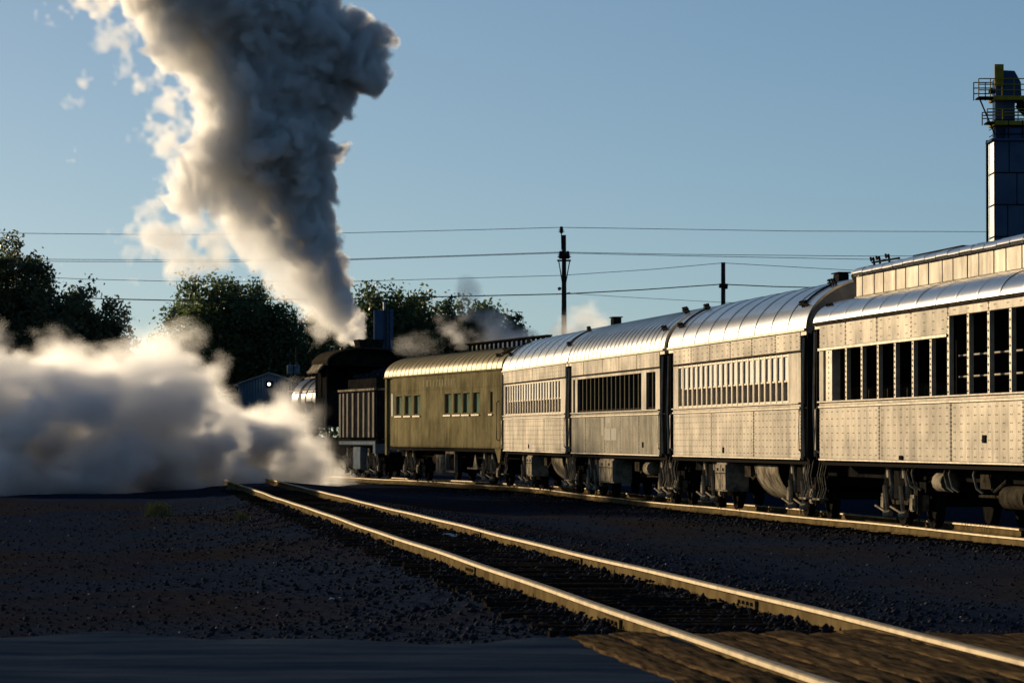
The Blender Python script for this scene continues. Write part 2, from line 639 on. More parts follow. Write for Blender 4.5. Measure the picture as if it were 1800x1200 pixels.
for q in (-0.12, 0.12):
    m.box(-0.05, -0.02, q - 0.03, q + 0.03, 0.018, 0.05)
    m.box(0.02, 0.05, q - 0.03, q + 0.03, 0.018, 0.05)
plate_me = m.mesh('tie_plate', 'soot')
t = 26.6
while t < 112:
    p = NT_O + NT_U * t + NT_R * random.uniform(-0.1, 0.08)
    o = inst('sleeper', random.choice(tie_meshes), (p.x, p.y, -0.145 + random.uniform(-0.012, 0.006)), near_track, (0, random.uniform(-0.01, 0.01), R(90) + NT_H + random.uniform(-0.02, 0.02)))
    if t < 62:
        for s in (-1, 1):
            q = NT_O + NT_U * t + NT_R * (0.752 * s)
            c_ = inst('tie_plate', plate_me, (0, 0, 0), o)
            c_.matrix_parent_inverse = Matrix.Identity(4)
            d_ = Vector((q.x - p.x, q.y - p.y)).dot(Vector((NT_R.x, NT_R.y)))
            c_.location = (0, -d_, -0.008)
    t += 0.56 + random.uniform(-0.05, 0.05)

train_track = empty('railway_track', (0, 0, 0), kind='structure')
for off in (-0.752, 0.752):
    pth = offset_path(TR_C, off)
    dense = []
    for i in range(len(pth) - 1):
        for k in range(4):
            dense.append(pth[i].lerp(pth[i + 1], k / 4))
    make_rail(train_track, wobble(dense, 0.012, 9), lambda y: train_z(y) + 0.008 * math.sin(y * 0.37))
acc = 0.0
nxt = 6.0
for i in range(len(TR_C) - 1):
    a, c2 = TR_C[i], TR_C[i + 1]
    L = (c2 - a).length
    while nxt < acc + L and a.y < 130:
        p = a.lerp(c2, (nxt - acc) / L)
        an = math.atan2(c2.y - a.y, c2.x - a.x)
        inst('sleeper', random.choice(tie_meshes), (p.x, p.y, train_z(p.y) - 0.15 + random.uniform(-0.015, 0.005)), train_track, (0, 0, an + random.uniform(-0.02, 0.02)))
        nxt += 0.62
    acc += L

# level crossing of old timbers
crossing = empty('level_crossing', (0, 0, 0), kind='structure')


def plank_mesh(L, wd, seed):
    r = random.Random(seed)
    m = MB()
    nx2, nw = 26, 5
    v, f = [], []
    for i in range(nx2):
        x = -L / 2 + L * i / (nx2 - 1)
        for j in range(nw):
            y = -wd / 2 + wd * j / (nw - 1)
            z = r.uniform(-0.006, 0.004) - (0.010 if j in (0, nw - 1) else 0)
            if i in (0, nx2 - 1):
                z -= 0.02
                xx = x + r.uniform(-0.04, 0.04)
            else:
                xx = x
            yy = y + (r.uniform(-0.02, 0.02) if j in (0, nw - 1) else 0)
            v.append((xx, yy, z))
    for i in range(nx2 - 1):
        for j in range(nw - 1):
            a = i * nw + j
            f.append((a, a + nw, a + nw + 1, a + 1))
    nb = len(v)
    ring = [i * nw for i in range(nx2)] + [(nx2 - 1) * nw + j for j in range(1, nw)] + [i * nw + nw - 1 for i in range(nx2 - 2, -1, -1)] + [j for j in range(nw - 2, 0, -1)]
    for k in ring:
        v.append((v[k][0], v[k][1], -0.16))
    nr = len(ring)
    for k in range(nr):
        f.append((ring[k], nb + k, nb + (k + 1) % nr, ring[(k + 1) % nr]))
    m.add(v, f)
    return m.mesh('plank', 'plank')


offs = [(-1.325, 0.27), (-1.02, 0.29), (-0.545, 0.235), (-0.285, 0.26), (0.0, 0.27), (0.285, 0.265), (0.55, 0.235), (1.0, 0.28), (1.30, 0.29), (1.60, 0.27)]
for k, (o_, wd) in enumerate(offs):
    for seg, (t0, t1) in enumerate(((21.6, 27.3), (15.2, 21.5))):
        j = random.uniform(-0.25, 0.2) if seg == 0 else 0
        p = NT_O + NT_U * ((t0 + t1 + j) / 2) + NT_R * o_
        inst('plank', plank_mesh(t1 - t0 + j - 0.05, wd, k * 3 + seg), (p.x, p.y, -0.028 + random.uniform(-0.012, 0.008)), crossing, (random.uniform(-0.012, 0.012), 0, R(90) + NT_H + random.uniform(-0.004, 0.004)))


# ------------------------------------------------------------------ coaches
def side_profile_roof(hw, z0, z1, n=14, flat=0.0, p=2.0):
    """arched roof profile from the sun side (+y) over the top to the other side."""
    pts = []
    for i in range(2 * n + 1):
        a = math.pi * i / (2 * n)
        c, s_ = math.cos(a), math.sin(a)
        y = hw * math.copysign(abs(c) ** (2 / p), c)
        z = z0 + (z1 - z0) * abs(s_) ** (2 / p)
        pts.append((y, z))
    return pts


class Car:
    """local x from the near end (0) to the far end (L), +y the sun side, z = 0 at rail top."""

    def __init__(s, name, label, pn, pf, cat='railway car', group='coaches of the train'):
        a, b_ = Vector(pn), Vector(pf)
        d = b_ - a
        s.L = d.length
        s.a, s.d = a, d
        h = math.atan2(-d.x, d.y)
        left = Vector((-math.cos(h), -math.sin(h)))
        base = a - left * 1.5
        s.z0, s.z1 = train_z(a.y), train_z(b_.y)
        s.root = empty(name, (base.x, base.y, s.z0), R(90) + h, label, cat, group)
        s.root.rotation_euler = (0, -math.atan((s.z1 - s.z0) / s.L), R(90) + h)

    def sx(s, px):
        """distance from the near end of the point of the sun side that is seen at picture column px."""
        k = (px - 900) / F
        return s.L * (k * s.a.y - s.a.x) / (s.d.x - k * s.d.y)


def pt_at(px):
    """point of the train's sun side line (straight between the nodes) at picture column px."""
    k = (px - 900) / F
    for i in range(len(NS) - 1):
        a, b_ = Vector(NS[i]), Vector(NS[i + 1])
        d = b_ - a
        den = d.x - k * d.y
        t_ = (k * a.y - a.x) / den
        if -1e-6 <= t_ <= 1 + 1e-6:
            return a + d * t_
    raise ValueError(px)


Z_B, Z_BELT, Z_SILL, Z_WT, Z_LB, Z_EAVE, Z_TOP = 1.17, 2.10, 2.20, 3.12, 3.19, 3.60, 4.62
wheel_me = None


def wheel_mesh():
    m = MB()
    n = 20
    prof = [(0.07, 0.0), (0.42, 0.0), (0.42, 0.10), (0.445, 0.115), (0.445, 0.14), (0.36, 0.14), (0.33, 0.09), (0.16, 0.075), (0.14, 0.15), (0.0, 0.15)]
    v = []
    for k in range(n):
        a = 2 * math.pi * k / n
        for r_, y in prof:
            v.append((r_ * math.cos(a), y, r_ * math.sin(a)))
    f = []
    q = len(prof)
    for k in range(n):
        for j in range(q - 1):
            k2 = (k + 1) % n
            f.append((k * q + j, k * q + j + 1, k2 * q + j + 1, k2 * q + j))
    m.add(v, f)
    return m.mesh('wheel', 'soot', True)


wheel_me = wheel_mesh()


def truck(car, x, wb=2.3, bright=True):
    """four-wheel truck: side frames, equalisers, springs, journal boxes, brake hangers."""
    t_ = MB()
    t_.box(-wb / 2 - 0.5, wb / 2 + 0.5, 0.98, 1.06, 0.62, 0.80)
    t_.box(-wb / 2 - 0.5, wb / 2 + 0.5, -1.06, -0.98, 0.62, 0.80)
    for xx in (-wb / 2 - 0.45, wb / 2 + 0.37):
        t_.box(xx, xx + 0.08, -0.98, 0.98, 0.64, 0.78)
    t_.box(-0.22, 0.22, -1.2, 1.2, 0.5, 0.98)
    tr = t_.build('truck', 'soot', car)
    tr.location = (x, 0, 0)
    for ax in (-wb / 2, wb / 2):
        for s_ in (1, -1):
            o = inst('wheel', wheel_me, (ax, s_ * 0.70, 0.445), tr, (0, 0, 0 if s_ > 0 else R(180)))
        MB().tube([(0, -0.98, 0.445), (0, 0.98, 0.445)], 0.07, 8).build('axle', 'soot', tr).location = (ax, 0, 0)
        for s_ in (1, -1):
            j = MB()
            y0, y1 = sorted((s_ * 0.93, s_ * 1.19))
            j.prism([(-0.13, 0.30), (0.13, 0.30), (0.16, 0.40), (0.15, 0.58), (-0.15, 0.58), (-0.16, 0.40)], 'y', y0, y1)
            j.box(-0.11, 0.11, s_ * 1.19 - 0.0 if s_ > 0 else s_ * 1.21, s_ * 1.21 if s_ > 0 else s_ * 1.19, 0.32, 0.52)
            j.build('journal_box', 'gear_pale_sunlit' if s_ > 0 else 'gear', tr).location = (ax, 0, 0)  # sun side pale, far side dark: light put into the colour
            # pedestal jaws standing over the box
            for q in (-0.24, 0.17):
                pb = MB()
                pb.prism([(q, 0.26), (q + 0.07, 0.26), (q + 0.07 + (0.03 if q < 0 else 0), 0.70), (q - (0 if q < 0 else 0.03), 0.70)], 'y', *sorted((s_ * 1.065, s_ * 1.15)))
                pb.build('pedestal', 'gear', tr).location = (ax, 0, 0)
    for s_ in (1, -1):
        e = MB()
        e.prism([(-wb / 2 - 0.1, 0.585), (-wb / 2 + 0.25, 0.585), (-wb / 2 + 0.55, 0.40), (wb / 2 - 0.55, 0.40), (wb / 2 - 0.25, 0.585), (wb / 2 + 0.1, 0.585), (wb / 2 + 0.1, 0.66), (wb / 2 - 0.3, 0.66), (wb / 2 - 0.62, 0.48), (-wb / 2 + 0.62, 0.48), (-wb / 2 + 0.3, 0.66), (-wb / 2 - 0.1, 0.66)], 'y', *sorted((s_ * 1.09, s_ * 1.14)))
        e.build('equaliser', 'gear', tr)
        for q in (-0.38, 0.38):
            sp = MB()
            pts = [(q + 0.085 * math.cos(a), s_ * 1.11 + 0.085 * math.sin(a), 0.49 + 0.2 * a / (8 * math.pi)) for a in [k * math.pi / 4 for k in range(33)]]
            sp.tube(pts, 0.018, 5)
            sp.build('spring', 'gear', tr)
    # A-shaped swing hanger brackets and brake gear coloured pale to look sunlit
    for q in (-0.62, 0.62):
        h = MB()
        h.tube([(q, 1.2, 1.12), (q - 0.26, 1.2, 0.72), (q - 0.28, 1.2, 0.5)], 0.045, 6)
        h.tube([(q, 1.2, 1.12), (q + 0.26, 1.2, 0.72), (q + 0.28, 1.2, 0.5)], 0.045, 6)
        h.prism([(q - 0.13, 1.13), (q + 0.13, 1.13), (q + 0.06, 0.86), (q - 0.06, 0.86)], 'y', 1.17, 1.23)
        h.build('swing_hanger', 'gear_pale_sunlit', tr)
        bh = MB()
        bh.tube([(q + 0.1, 1.25, 0.72), (q - 0.12, 1.25, 0.22)], 0.038, 6)
        bh.tube([(q - 0.12, 1.25, 0.24), (q + 0.9, 1.25, 0.36)], 0.018, 5)
        bh.tube([(q - 0.22, 1.22, 0.24), (q - 0.1, 1.3, 0.22)], 0.06, 7)
        bh.build('brake_lever', 'gear_pale_sunlit', tr)
    # safety hangers (V shaped) close to the rail
    for q in (-0.85, 0.0, 0.85):
        MB().tube([(q - 0.09, 1.0, 0.33), (q, 1.0, 0.07), (q + 0.09, 1.0, 0.33)], 0.013, 5).build('safety_hanger', 'gear', tr)
    return tr


def pipe(car, name, pts, r, m='trim', n=6):
    return MB().tube(pts, r, n).build(name, m, car, True)


def coach_common(c, zt_near, roof_m, wall_m, xa, xb, z_top=Z_TOP, p=2.0, bottom=Z_B, eave=Z_EAVE, seams=9, far_side=True):
    """floor, far wall, end walls, roof, vestibule gear, trucks. xa..xb: the panelled part of the side."""
    rt = c.root
    L = c.L
    MB().box(0.15, L - 0.15, -1.42, 1.42, bottom - 0.12, bottom + 0.02).build('floor', 'interior', rt)
    MB().box(0.1, L - 0.1, -0.9, 0.9, bottom - 0.34, bottom - 0.125).build('underframe', 'soot', rt)
    MB().box(0.0, L, -1.5, -1.46, bottom, eave).build('far_side_wall', wall_m, rt)
    # bulkheads and ends
    for x in (xa, xb):
        MB().box(x - 0.02, x + 0.02, -1.455, 1.44, bottom + 0.03, eave - 0.01).build('bulkhead', 'interior', rt)
    prof = side_profile_roof(1.5, eave, z_top, 14, 0, p)
    for x0, x1 in ((0.0, 0.05), (L - 0.05, L)):
        e = MB()
        e.box(x0, x1, -1.455, -0.55, bottom, eave)
        e.box(x0, x1, 0.55, 1.30, bottom, eave)
        e.box(x0, x1, -0.55, 0.55, 3.25, eave)
        e.build('end_wall', 'black', rt)
        g = MB()
        g.prism([(q[0] * 0.985, q[1] - 0.02) for q in prof] + [], 'x', x0 + 0.005, x1 - 0.005)
        g.build('end_hood', wall_m, rt)
    # diaphragms
    for x0, x1 in ((-0.42, 0.0), (L, L + 0.42)):
        m = MB()
        k = 5
        for i in range(k):
            xx = x0 + (x1 - x0) * i / k
            wv = 0.62 if i % 2 else 0.56
            m.box(xx, xx + 0.06, -wv - 0.12, -wv + 0.05, 1.2, 3.3)
            m.box(xx, xx + 0.06, wv - 0.05, wv + 0.12, 1.2, 3.3)
            m.box(xx, xx + 0.06, -wv + 0.05, wv - 0.05, 3.15, 3.38)
        m.build('diaphragm', 'soot', rt)
        MB().tube([(x0, 0, 0.86), (x1, 0, 0.86)], 0.11, 8).build('coupler', 'gear', rt)
    # roof
    xs_ = [0.0 + L * i / 24 for i in range(25)]
    outer = [(q[0] * 1.012, q[1] + 0.012) for q in prof]
    inner = [(q[0] * 0.985, q[1] - 0.025) for q in prof]
    m = MB()
    m.sheet(outer, xs_)
    m.sheet(inner[::-1], xs_)
    nn = len(prof)
    for x in (xs_[0], xs_[-1]):
        m.add([(x, *q) for q in outer] + [(x, *q) for q in inner], [(k, k + 1, nn + k + 1, nn + k) for k in range(nn - 1)])
    roof = m.build('roof', roof_m, rt, True)
    for i in range(1, seams):
        x = L * i / seams + random.uniform(-0.1, 0.1)
        m = MB()
        up = [(q[0] * 1.020, q[1] + 0.024) for q in prof]
        m.sheet(up, [x - 0.03, x + 0.03])
        m.sheet([(q[0] * 1.012, q[1] + 0.012) for q in prof], [x + 0.03, x + 0.0301])
        for xx in (x - 0.03, x + 0.03):
            m.add([(xx, *q) for q in up] + [(xx, *q) for q in outer], [(k, k + 1, nn + k + 1, nn + k) for k in range(nn - 1)])
        m.build('roof_seam', roof_m, roof, True)
    # drip rail along the eave
    m = MB()
    m.box(0.0, L, 1.515, 1.55, eave - 0.02, eave + 0.03)
    m.build('drip_rail', 'trim' if wall_m != 'olive' else 'olive', rt)
    return roof, prof


def grab_cluster(roof, x, prof, i0):
    """little grab irons on the roof shoulder, as dark forked brackets."""
    y, z = prof[i0]
    m = MB()
    for q in (-0.28, -0.05, 0.18):
        m.tube([(x + q, y, z), (x + q + 0.07, y + 0.03, z + 0.13), (x + q + 0.25, y + 0.02, z + 0.12)], 0.022, 5)
    m.tube([(x - 0.42, y + 0.02, z + 0.05), (x + 0.42, y + 0.02, z + 0.07)], 0.02, 5)
    return m.build('grab_iron', 'black', roof)


def vestibule(c, x0, x1, eave, near=True, m='trim'):
    """open vestibule between x0 and x1: post, handrails, gate, steps."""
    rt = c.root
    xe = x0 if near else x1
    s_ = 1 if near else -1
    MB().box(*sorted((xe, xe + s_ * 0.07)), 1.40, 1.48, Z_B - 0.02, eave - 0.06).build('corner_post', 'black', rt)
    pipe(rt, 'handrail', [(xe + s_ * 0.12, 1.53, 1.2), (xe + s_ * 0.12, 1.56, 2.2), (xe + s_ * 0.12, 1.53, eave - 0.15)], 0.022, m)
    xi = x1 if near else x0
    pipe(rt, 'handrail', [(xi - s_ * 0.10, 1.50, 1.28), (xi - s_ * 0.10, 1.57, 1.33), (xi - s_ * 0.10, 1.57, 2.08), (xi - s_ * 0.10, 1.50, 2.13)], 0.02, m)
    # header beam
    MB().box(min(x0, x1), max(x0, x1), 1.40, 1.505, eave - 0.10, eave - 0.02).build('header', m, rt)
    # gate bars
    g = MB()
    for k in range(3):
        x = x0 + (x1 - x0) * (k + 0.5) / 3
        g.tube([(x, 1.44, Z_B), (x, 1.44, 2.12)], 0.018, 5)
    g.tube([(x0 + 0.05, 1.44, 2.12), (x1 - 0.05, 1.44, 2.12)], 0.02, 5)
    g.build('gate', 'gear', rt)
    # door leaf, dark
    MB().box(min(x0, x1) + 0.06, max(x0, x1) - 0.02, 1.25, 1.29, Z_B, eave - 0.12).build('door', 'soot', rt)
    # hoop steps below the floor
    for k, q in enumerate((0.25, 0.75)):
        x = x0 + (x1 - x0) * q
        st = MB()
        for dx in (-0.22, 0.22):
            pts = [(x + dx, 1.38, Z_B - 0.02), (x + dx * 0.98, 1.44, 0.85), (x + dx * 0.9, 1.40, 0.60), (x + dx * 0.8, 1.46, 0.42)]
            st.tube(pts, 0.010, 5)
        st.box(x - 0.22, x + 0.22, 1.36, 1.54, 0.395, 0.43)
        st.build('step', 'gear_pale_sunlit', rt)


def rivets(parent, pts, r=0.014):
    """rivet heads on the side: pts (x, y, z)."""
    if not pts:
        return
    P = np.array(pts)
    k = 6
    ang = np.arange(k) * 2 * math.pi / k
    base = np.stack([r * np.cos(ang), np.zeros(k), r * np.sin(ang)], 1)
    loc = np.concatenate([base, np.array([[0, r * 0.8, 0]])])
    V = (P[:, None, :] + loc[None]).reshape(-1, 3)
    tri = np.array([(i, (i + 1) % k, k) for i in range(k)])
    Ft = (np.arange(len(P))[:, None, None] * (k + 1) + tri[None]).reshape(-1, 3)
    o = bpy.data.objects.new('rivets', fast_mesh('rivets', V, Ft, 'rivet'))
    C.objects.link(o)
    o.parent = parent
    o['kind'] = 'stuff'


def panel_row(c, xs_, z0, z1, m, y=1.5, rows=7, pitch=0.42, pair=True, rv=True, proud=0.014):
    """sheet panels between x stations with a recessed joint and rivet rows."""
    pts = []
    for x0, x1 in zip(xs_[:-1], xs_[1:]):
        a, b_ = min(x0, x1) + 0.016, max(x0, x1) - 0.016
        wv = random.uniform(-0.003, 0.003)
        p_ = MB().box(a, b_, y - 0.004, y + proud + wv, z0, z1).build('panel', m, c.root, False, 0.006)
        if rv:
            ncol = max(2, int(round((b_ - a) / pitch)))
            for i in range(ncol):
                xx = a + (b_ - a) * (i + 0.5) / ncol
                for j in range(rows):
                    zz_ = z0 + (z1 - z0) * (j + 0.6) / (rows + 0.15)
                    for dx in ((-0.045, 0.045) if pair else (0,)):
                        pts.append((xx + dx, y + proud + wv, zz_))
            for xx in (a + 0.03, b_ - 0.03):
                for j in range(rows * 2):
                    pts.append((xx, y + proud + wv, z0 + (z1 - z0) * (j + 0.5) / (rows * 2)))
    rivets(c.root, pts)


def bars(c, xa, xb, z_belt=Z_BELT, z_sill=Z_SILL, bottom=Z_B, m='silver'):
    rt = c.root
    a, b_ = min(xa, xb), max(xa, xb)
    MB().box(a, b_, 1.46, 1.496, bottom, z_belt).build('side_wall', m, rt)
    MB().box(a, b_, 1.46, 1.54, z_belt + 0.003, z_belt + 0.045).build('belt_rail', 'trim', rt, False, 0.008)
    MB().box(a, b_, 1.46, 1.515, z_belt + 0.048, z_sill - 0.003).build('sill_plate', m, rt)
    MB().box(a, b_, 1.40, 1.56, z_sill, z_sill + 0.03).build('window_sill', 'trim', rt, False, 0.008)
    MB().box(a, b_, 1.46, 1.535, bottom - 0.03, bottom - 0.003).build('bottom_flange', 'trim', rt)


def under_gear(c, items):
    for kind, x, *r in items:
        if kind == 'battery':
            wv = r[0]
            b_ = MB().box(x - wv / 2, x + wv / 2, 0.95, 1.42, 0.42, Z_B - 0.14).build('battery_box', 'gear_pale_sunlit', c.root, False, 0.01)
            for q in (-1, 1):
                d_ = MB()
                d_.box(q * wv / 4 - wv / 4 + 0.03, q * wv / 4 + wv / 4 - 0.03, 1.423, 1.45, 0.46, Z_B - 0.18)
                d_.box(q * wv / 4 - 0.05, q * wv / 4 + 0.05, 1.452, 1.48, 0.86, 0.92)
                o = d_.build('battery_door', 'gear_pale_sunlit', b_)
                o.location = (x, 0, 0)
            MB().box(x - wv / 2 + 0.05, x + wv / 2 - 0.05, 1.41, 1.46, 0.80, 0.815).build('hinge_bar', 'black', b_)
        elif kind == 'tank':
            ln, rad = r
            m = MB()
            n_ = 28
            prof = [(rad * math.cos(math.pi * k / n_), Z_B - 0.16 - rad * math.sin(math.pi * k / n_)) for k in range(n_ + 1)]
            prof = [(q[0] + 0.42, q[1]) for q in prof]
            m.sheet(prof, [x - ln / 2, x - ln / 6, x + ln / 6, x + ln / 2])
            for xx in (x - ln / 2, x + ln / 2):
                m.add([(xx, *q) for q in prof], [tuple(range(n_ + 1))])
            tk = m.build('water_tank', 'gear_pale_sunlit', c.root, True)
            for xx in (x - ln / 2 + 0.05, x + ln / 2 - 0.05):
                s2 = MB()
                p2 = [((q[0] - 0.42) * 1.02 + 0.42, (q[1] - Z_B + 0.16) * 1.02 + Z_B - 0.16) for q in prof]
                s2.sheet(p2, [xx - 0.03, xx + 0.03])
                s2.build('tank_strap', 'gear', tk, True)
            e = MB()
            e.add([(x - ln / 2 - 0.004, *q) for q in prof], [tuple(range(n_ + 1))])
            e.build('shaded_tank_end', 'soot', tk)  # black disc paints shade onto the near end
        elif kind == 'reservoir':
            ln, z_ = r
            MB().tube([(x - ln / 2, 1.0, z_), (x - ln / 2 + 0.06, 1.0, z_), (x + ln / 2 - 0.06, 1.0, z_), (x + ln / 2, 1.0, z_)], [0.1, 0.19, 0.19, 0.1], 14).build('air_reservoir', 'gear', c.root, True)
        elif kind == 'hoops':
            m = MB()
            for k in range(r[0]):
                xx = x + k * 0.35
                m.tube([(xx, 1.30, Z_B - 0.12), (xx - 0.05, 1.34, 0.95), (xx - 0.2, 1.32, 0.75), (xx - 0.32, 1.25, 0.68)], 0.022, 6)
            m.build('pipe_bracket', 'gear_pale_sunlit', c.root)
        elif kind == 'rods':
            m = MB()
            m.tube([(x - 2.2, 0.75, 0.62), (x + 2.0, 0.75, 0.60)], 0.025, 6)
            m.tube([(x - 1.2, 1.1, 0.88), (x - 0.5, 1.12, 0.70), (x + 0.1, 1.1, 0.86)], 0.03, 6)
            m.box(x - 0.35, x + 0.35, 0.85, 1.15, 0.74, 0.98)
            m.build('brake_rigging', 'gear', c.root)
        elif kind == 'cylinder':
            MB().tube([(x - 0.4, 1.05, 0.82), (x - 0.35, 1.05, 0.82), (x + 0.3, 1.05, 0.82), (x + 0.34, 1.05, 0.82), (x + 0.6, 1.05, 0.82)], [0.1, 0.17, 0.17, 0.06, 0.05], 12).build('brake_cylinder', 'gear_pale_sunlit', c.root, True)


def sash_window_meshes(wd, h, wall_m):
    """frame with two sashes: returns meshes keyed by role; x centred, z from 0."""
    d = {}
    f = MB()
    t_ = 0.035
    f.box(-wd / 2, -wd / 2 + t_, 1.36, 1.50, 0, h)
    f.box(wd / 2 - t_, wd / 2, 1.36, 1.50, 0, h)
    f.box(-wd / 2 + t_, wd / 2 - t_, 1.36, 1.50, h - 0.04, h)
    f.box(-wd / 2 + t_, wd / 2 - t_, 1.36, 1.50, 0, 0.04)
    d['frame'] = f.mesh('window', 'trim')
    u = MB().box(-wd / 2 + t_, wd / 2 - t_, 1.455, 1.475, h * 0.47, h - 0.04)
    d['upper'] = u.mesh('upper_sash', 'blind')
    lo_ = MB()
    zt = h * 0.47 - 0.004
    lo_.box(-wd / 2 + t_, wd / 2 - t_, 1.345, 1.36, 0.04, zt)
    d['lower'] = lo_.mesh('lower_sash', 'blind')
    ra = MB().box(-wd / 2 + t_, wd / 2 - t_, 1.40, 1.485, zt - 0.03, zt)
    d['rail'] = ra.mesh('meeting_rail', 'trim')
    return d


def mullions(c, xs_, z0, z1, wd=0.10, m='trim', y0=1.38, y1=1.508):
    me = MB().box(-wd / 2, wd / 2, y0, y1, z0, z1).mesh('mullion', m)
    for x in xs_:
        inst('mullion', me, (x, 0, 0), c.root)


# ---- silver sash coaches (two of a kind)
def sash_coach(name, label, pxn, pxf, px_panel_near, px_panel_far, px_win, n_win, px_lb, px_low, tank_px, bat_px, truck_px):
    c = Car(name, label, pt_at(pxn), pt_at(pxf))
    rt = c.root
    xa, xb = c.sx(px_panel_near), c.sx(px_panel_far)
    roof, prof = coach_common(c, 0, 'silver_roof', 'silver', xa, xb)
    bars(c, xa, xb)
    panel_row(c, [c.sx(p) for p in px_low], Z_B, Z_BELT, 'silver', rows=7)
    MB().box(xa, xb, 1.46, 1.496, Z_LB, Z_EAVE).build('letterboard', 'silver', rt)
    panel_row(c, [c.sx(p) for p in px_lb], Z_LB + 0.03, Z_EAVE - 0.03, 'silver', rows=3, pitch=0.62)
    MB().box(xa, xb, 1.46, 1.53, Z_LB - 0.006, Z_LB + 0.024).build('letterboard_rail', 'gear', rt)
    # window band
    x0, x1 = c.sx(px_win[0]), c.sx(px_win[1])
    pitch = (x1 - x0) / n_win
    h = Z_LB - 0.02 - (Z_SILL + 0.03)
    ms = sash_window_meshes(abs(pitch) - 0.10, h, 'silver')
    edges = [x0 + pitch * i for i in range(n_win + 1)]
    for i in range(n_win):
        xm = (edges[i] + edges[i + 1]) / 2
        wn = inst('window', ms['frame'], (xm, 0, Z_SILL + 0.032), rt)
        inst('upper_sash', ms['upper'], (0, random.uniform(-0.01, 0.005), 0), wn)
        inst('lower_sash', ms['lower'], (0, 0, 0), wn)
        inst('meeting_rail', ms['rail'], (0, 0, 0), wn)
    mullions(c, edges, Z_SILL + 0.03, Z_LB - 0.008)
    # blank plates at both ends of the window band
    a = min(edges[0], edges[-1]) - 0.05
    b_ = max(edges[0], edges[-1]) + 0.05
    MB().box(min(xa, xb), a, 1.44, 1.51, Z_SILL + 0.031, Z_LB - 0.008).build('end_plate', 'silver', rt)
    xw = b_ + 0.09
    wn = inst('window', ms['frame'], (b_ + 0.30 + (abs(pitch) - 0.1) / 2 - 0.2, 0, Z_SILL + 0.032), rt)
    inst('upper_sash', ms['upper'], (0, -0.02, 0), wn)
    inst('lower_sash', ms['lower'], (0, 0, 0), wn)
    MB().box(b_ + 0.10 + (abs(pitch) - 0.1) + 0.001, max(xa, xb), 1.44, 1.51, Z_SILL + 0.031, Z_LB - 0.008).build('end_plate', 'silver', rt)
    vestibule(c, 0.0, xa, Z_EAVE, True)
    vestibule(c, xb, c.L, Z_EAVE, False)
    for (x, i0) in ((0.9, 4), (0.9, 9), (c.L - 0.9, 4), (c.L - 1.2, 9)):
        grab_cluster(roof, x, prof, i0)
    pipe(roof, 'roof_conduit', [(1.0, prof[k][0] * 1.02, prof[k][1] + 0.03) for k in range(4, 10)], 0.02, 'black')
    pipe(roof, 'roof_conduit', [(c.L - 1.0, prof[k][0] * 1.02, prof[k][1] + 0.03) for k in range(4, 10)], 0.02, 'black')
    truck(rt, c.sx(truck_px[0]))
    truck(rt, c.sx(truck_px[1]))
    under_gear(c, [('battery', c.sx(bat_px), 1.3), ('tank', c.sx(tank_px), 2.6, 0.74), ('rods', c.L * 0.5), ('reservoir', c.L * 0.66, 1.2, 0.75)])
    # uncoupling lever socket on the lower panel
    MB().box(c.sx(px_low[-2]) - 1.6, c.sx(px_low[-2]) - 1.42, 1.516, 1.53, 1.24, 1.36).build('marker_socket', 'black', rt)
    return c, roof, prof


c4, roof4, prof4 = sash_coach('passenger_coach', 'silver coach with white-blinded sash windows and glaring roof, beside the open-window coach',
                              1418, 1176, 1408.5, 1184.5, (1386, 1201), 20, [1408.5, 1364, 1323, 1285, 1249, 1216, 1184.5], [1408.5, 1326, 1251.5, 1184.5],
                              1318, 1262, (1378, 1225))
MB().box(3.5, 4.1, -0.05, 0.15, Z_TOP - 0.03, Z_TOP + 0.20).build('roof_vent', 'black', roof4, False, 0.02)
MB().box(3.45, 4.15, -0.08, 0.18, Z_TOP + 0.203, Z_TOP + 0.225).build('vent_cap', 'black', roof4)

c2, roof2, prof2 = sash_coach('passenger_coach', 'distant silver coach with pale sash windows, coupled behind the olive car',
                              999.4, 884.3, 995, 886, (986.5, 893), 20, [995, 976.5, 957, 937.5, 919, 901, 886], [995, 957, 920, 886],
                              958, 927, (984, 908))
MB().box(0.7, 1.3, -0.05, 0.17, Z_TOP - 0.03, Z_TOP + 0.22).build('roof_vent', 'black', roof2, False, 0.02)
MB().box(0.65, 1.35, -0.08, 0.2, Z_TOP + 0.223, Z_TOP + 0.25).build('vent_cap', 'black', roof2)

# ---- dull silver coach with a row of open dark windows
c3 = Car('passenger_coach', 'dull silver coach with narrow dark open windows and faded white patches below them', pt_at(1168.5), pt_at(1001.2))
rt = c3.root
xa, xb = c3.sx(1160.5), c3.sx(1005.5)
roof3, prof3 = coach_common(c3, 0, 'silver_roof', 'silver_dull', xa, xb, seams=22)
bars(c3, xa, xb, m='silver_dull')
low3 = [1160.5, 1124, 1092, 1064, 1030, 1005.5]
panel_row(c3, [c3.sx(p) for p in low3], Z_B, Z_BELT, 'silver_dull', rows=5, pitch=0.8, pair=False)
MB().box(xa, xb, 1.46, 1.496, Z_LB, Z_EAVE).build('letterboard', 'silver', rt)
panel_row(c3, [c3.sx(p) for p in (1160.5, 1120, 1089, 1060, 1027, 1005.5)], Z_LB + 0.03, Z_EAVE - 0.03, 'silver', rows=3, pitch=0.8, pair=False)
MB().box(xa, xb, 1.46, 1.53, Z_LB - 0.006, Z_LB + 0.024).build('letterboard_rail', 'gear', rt)


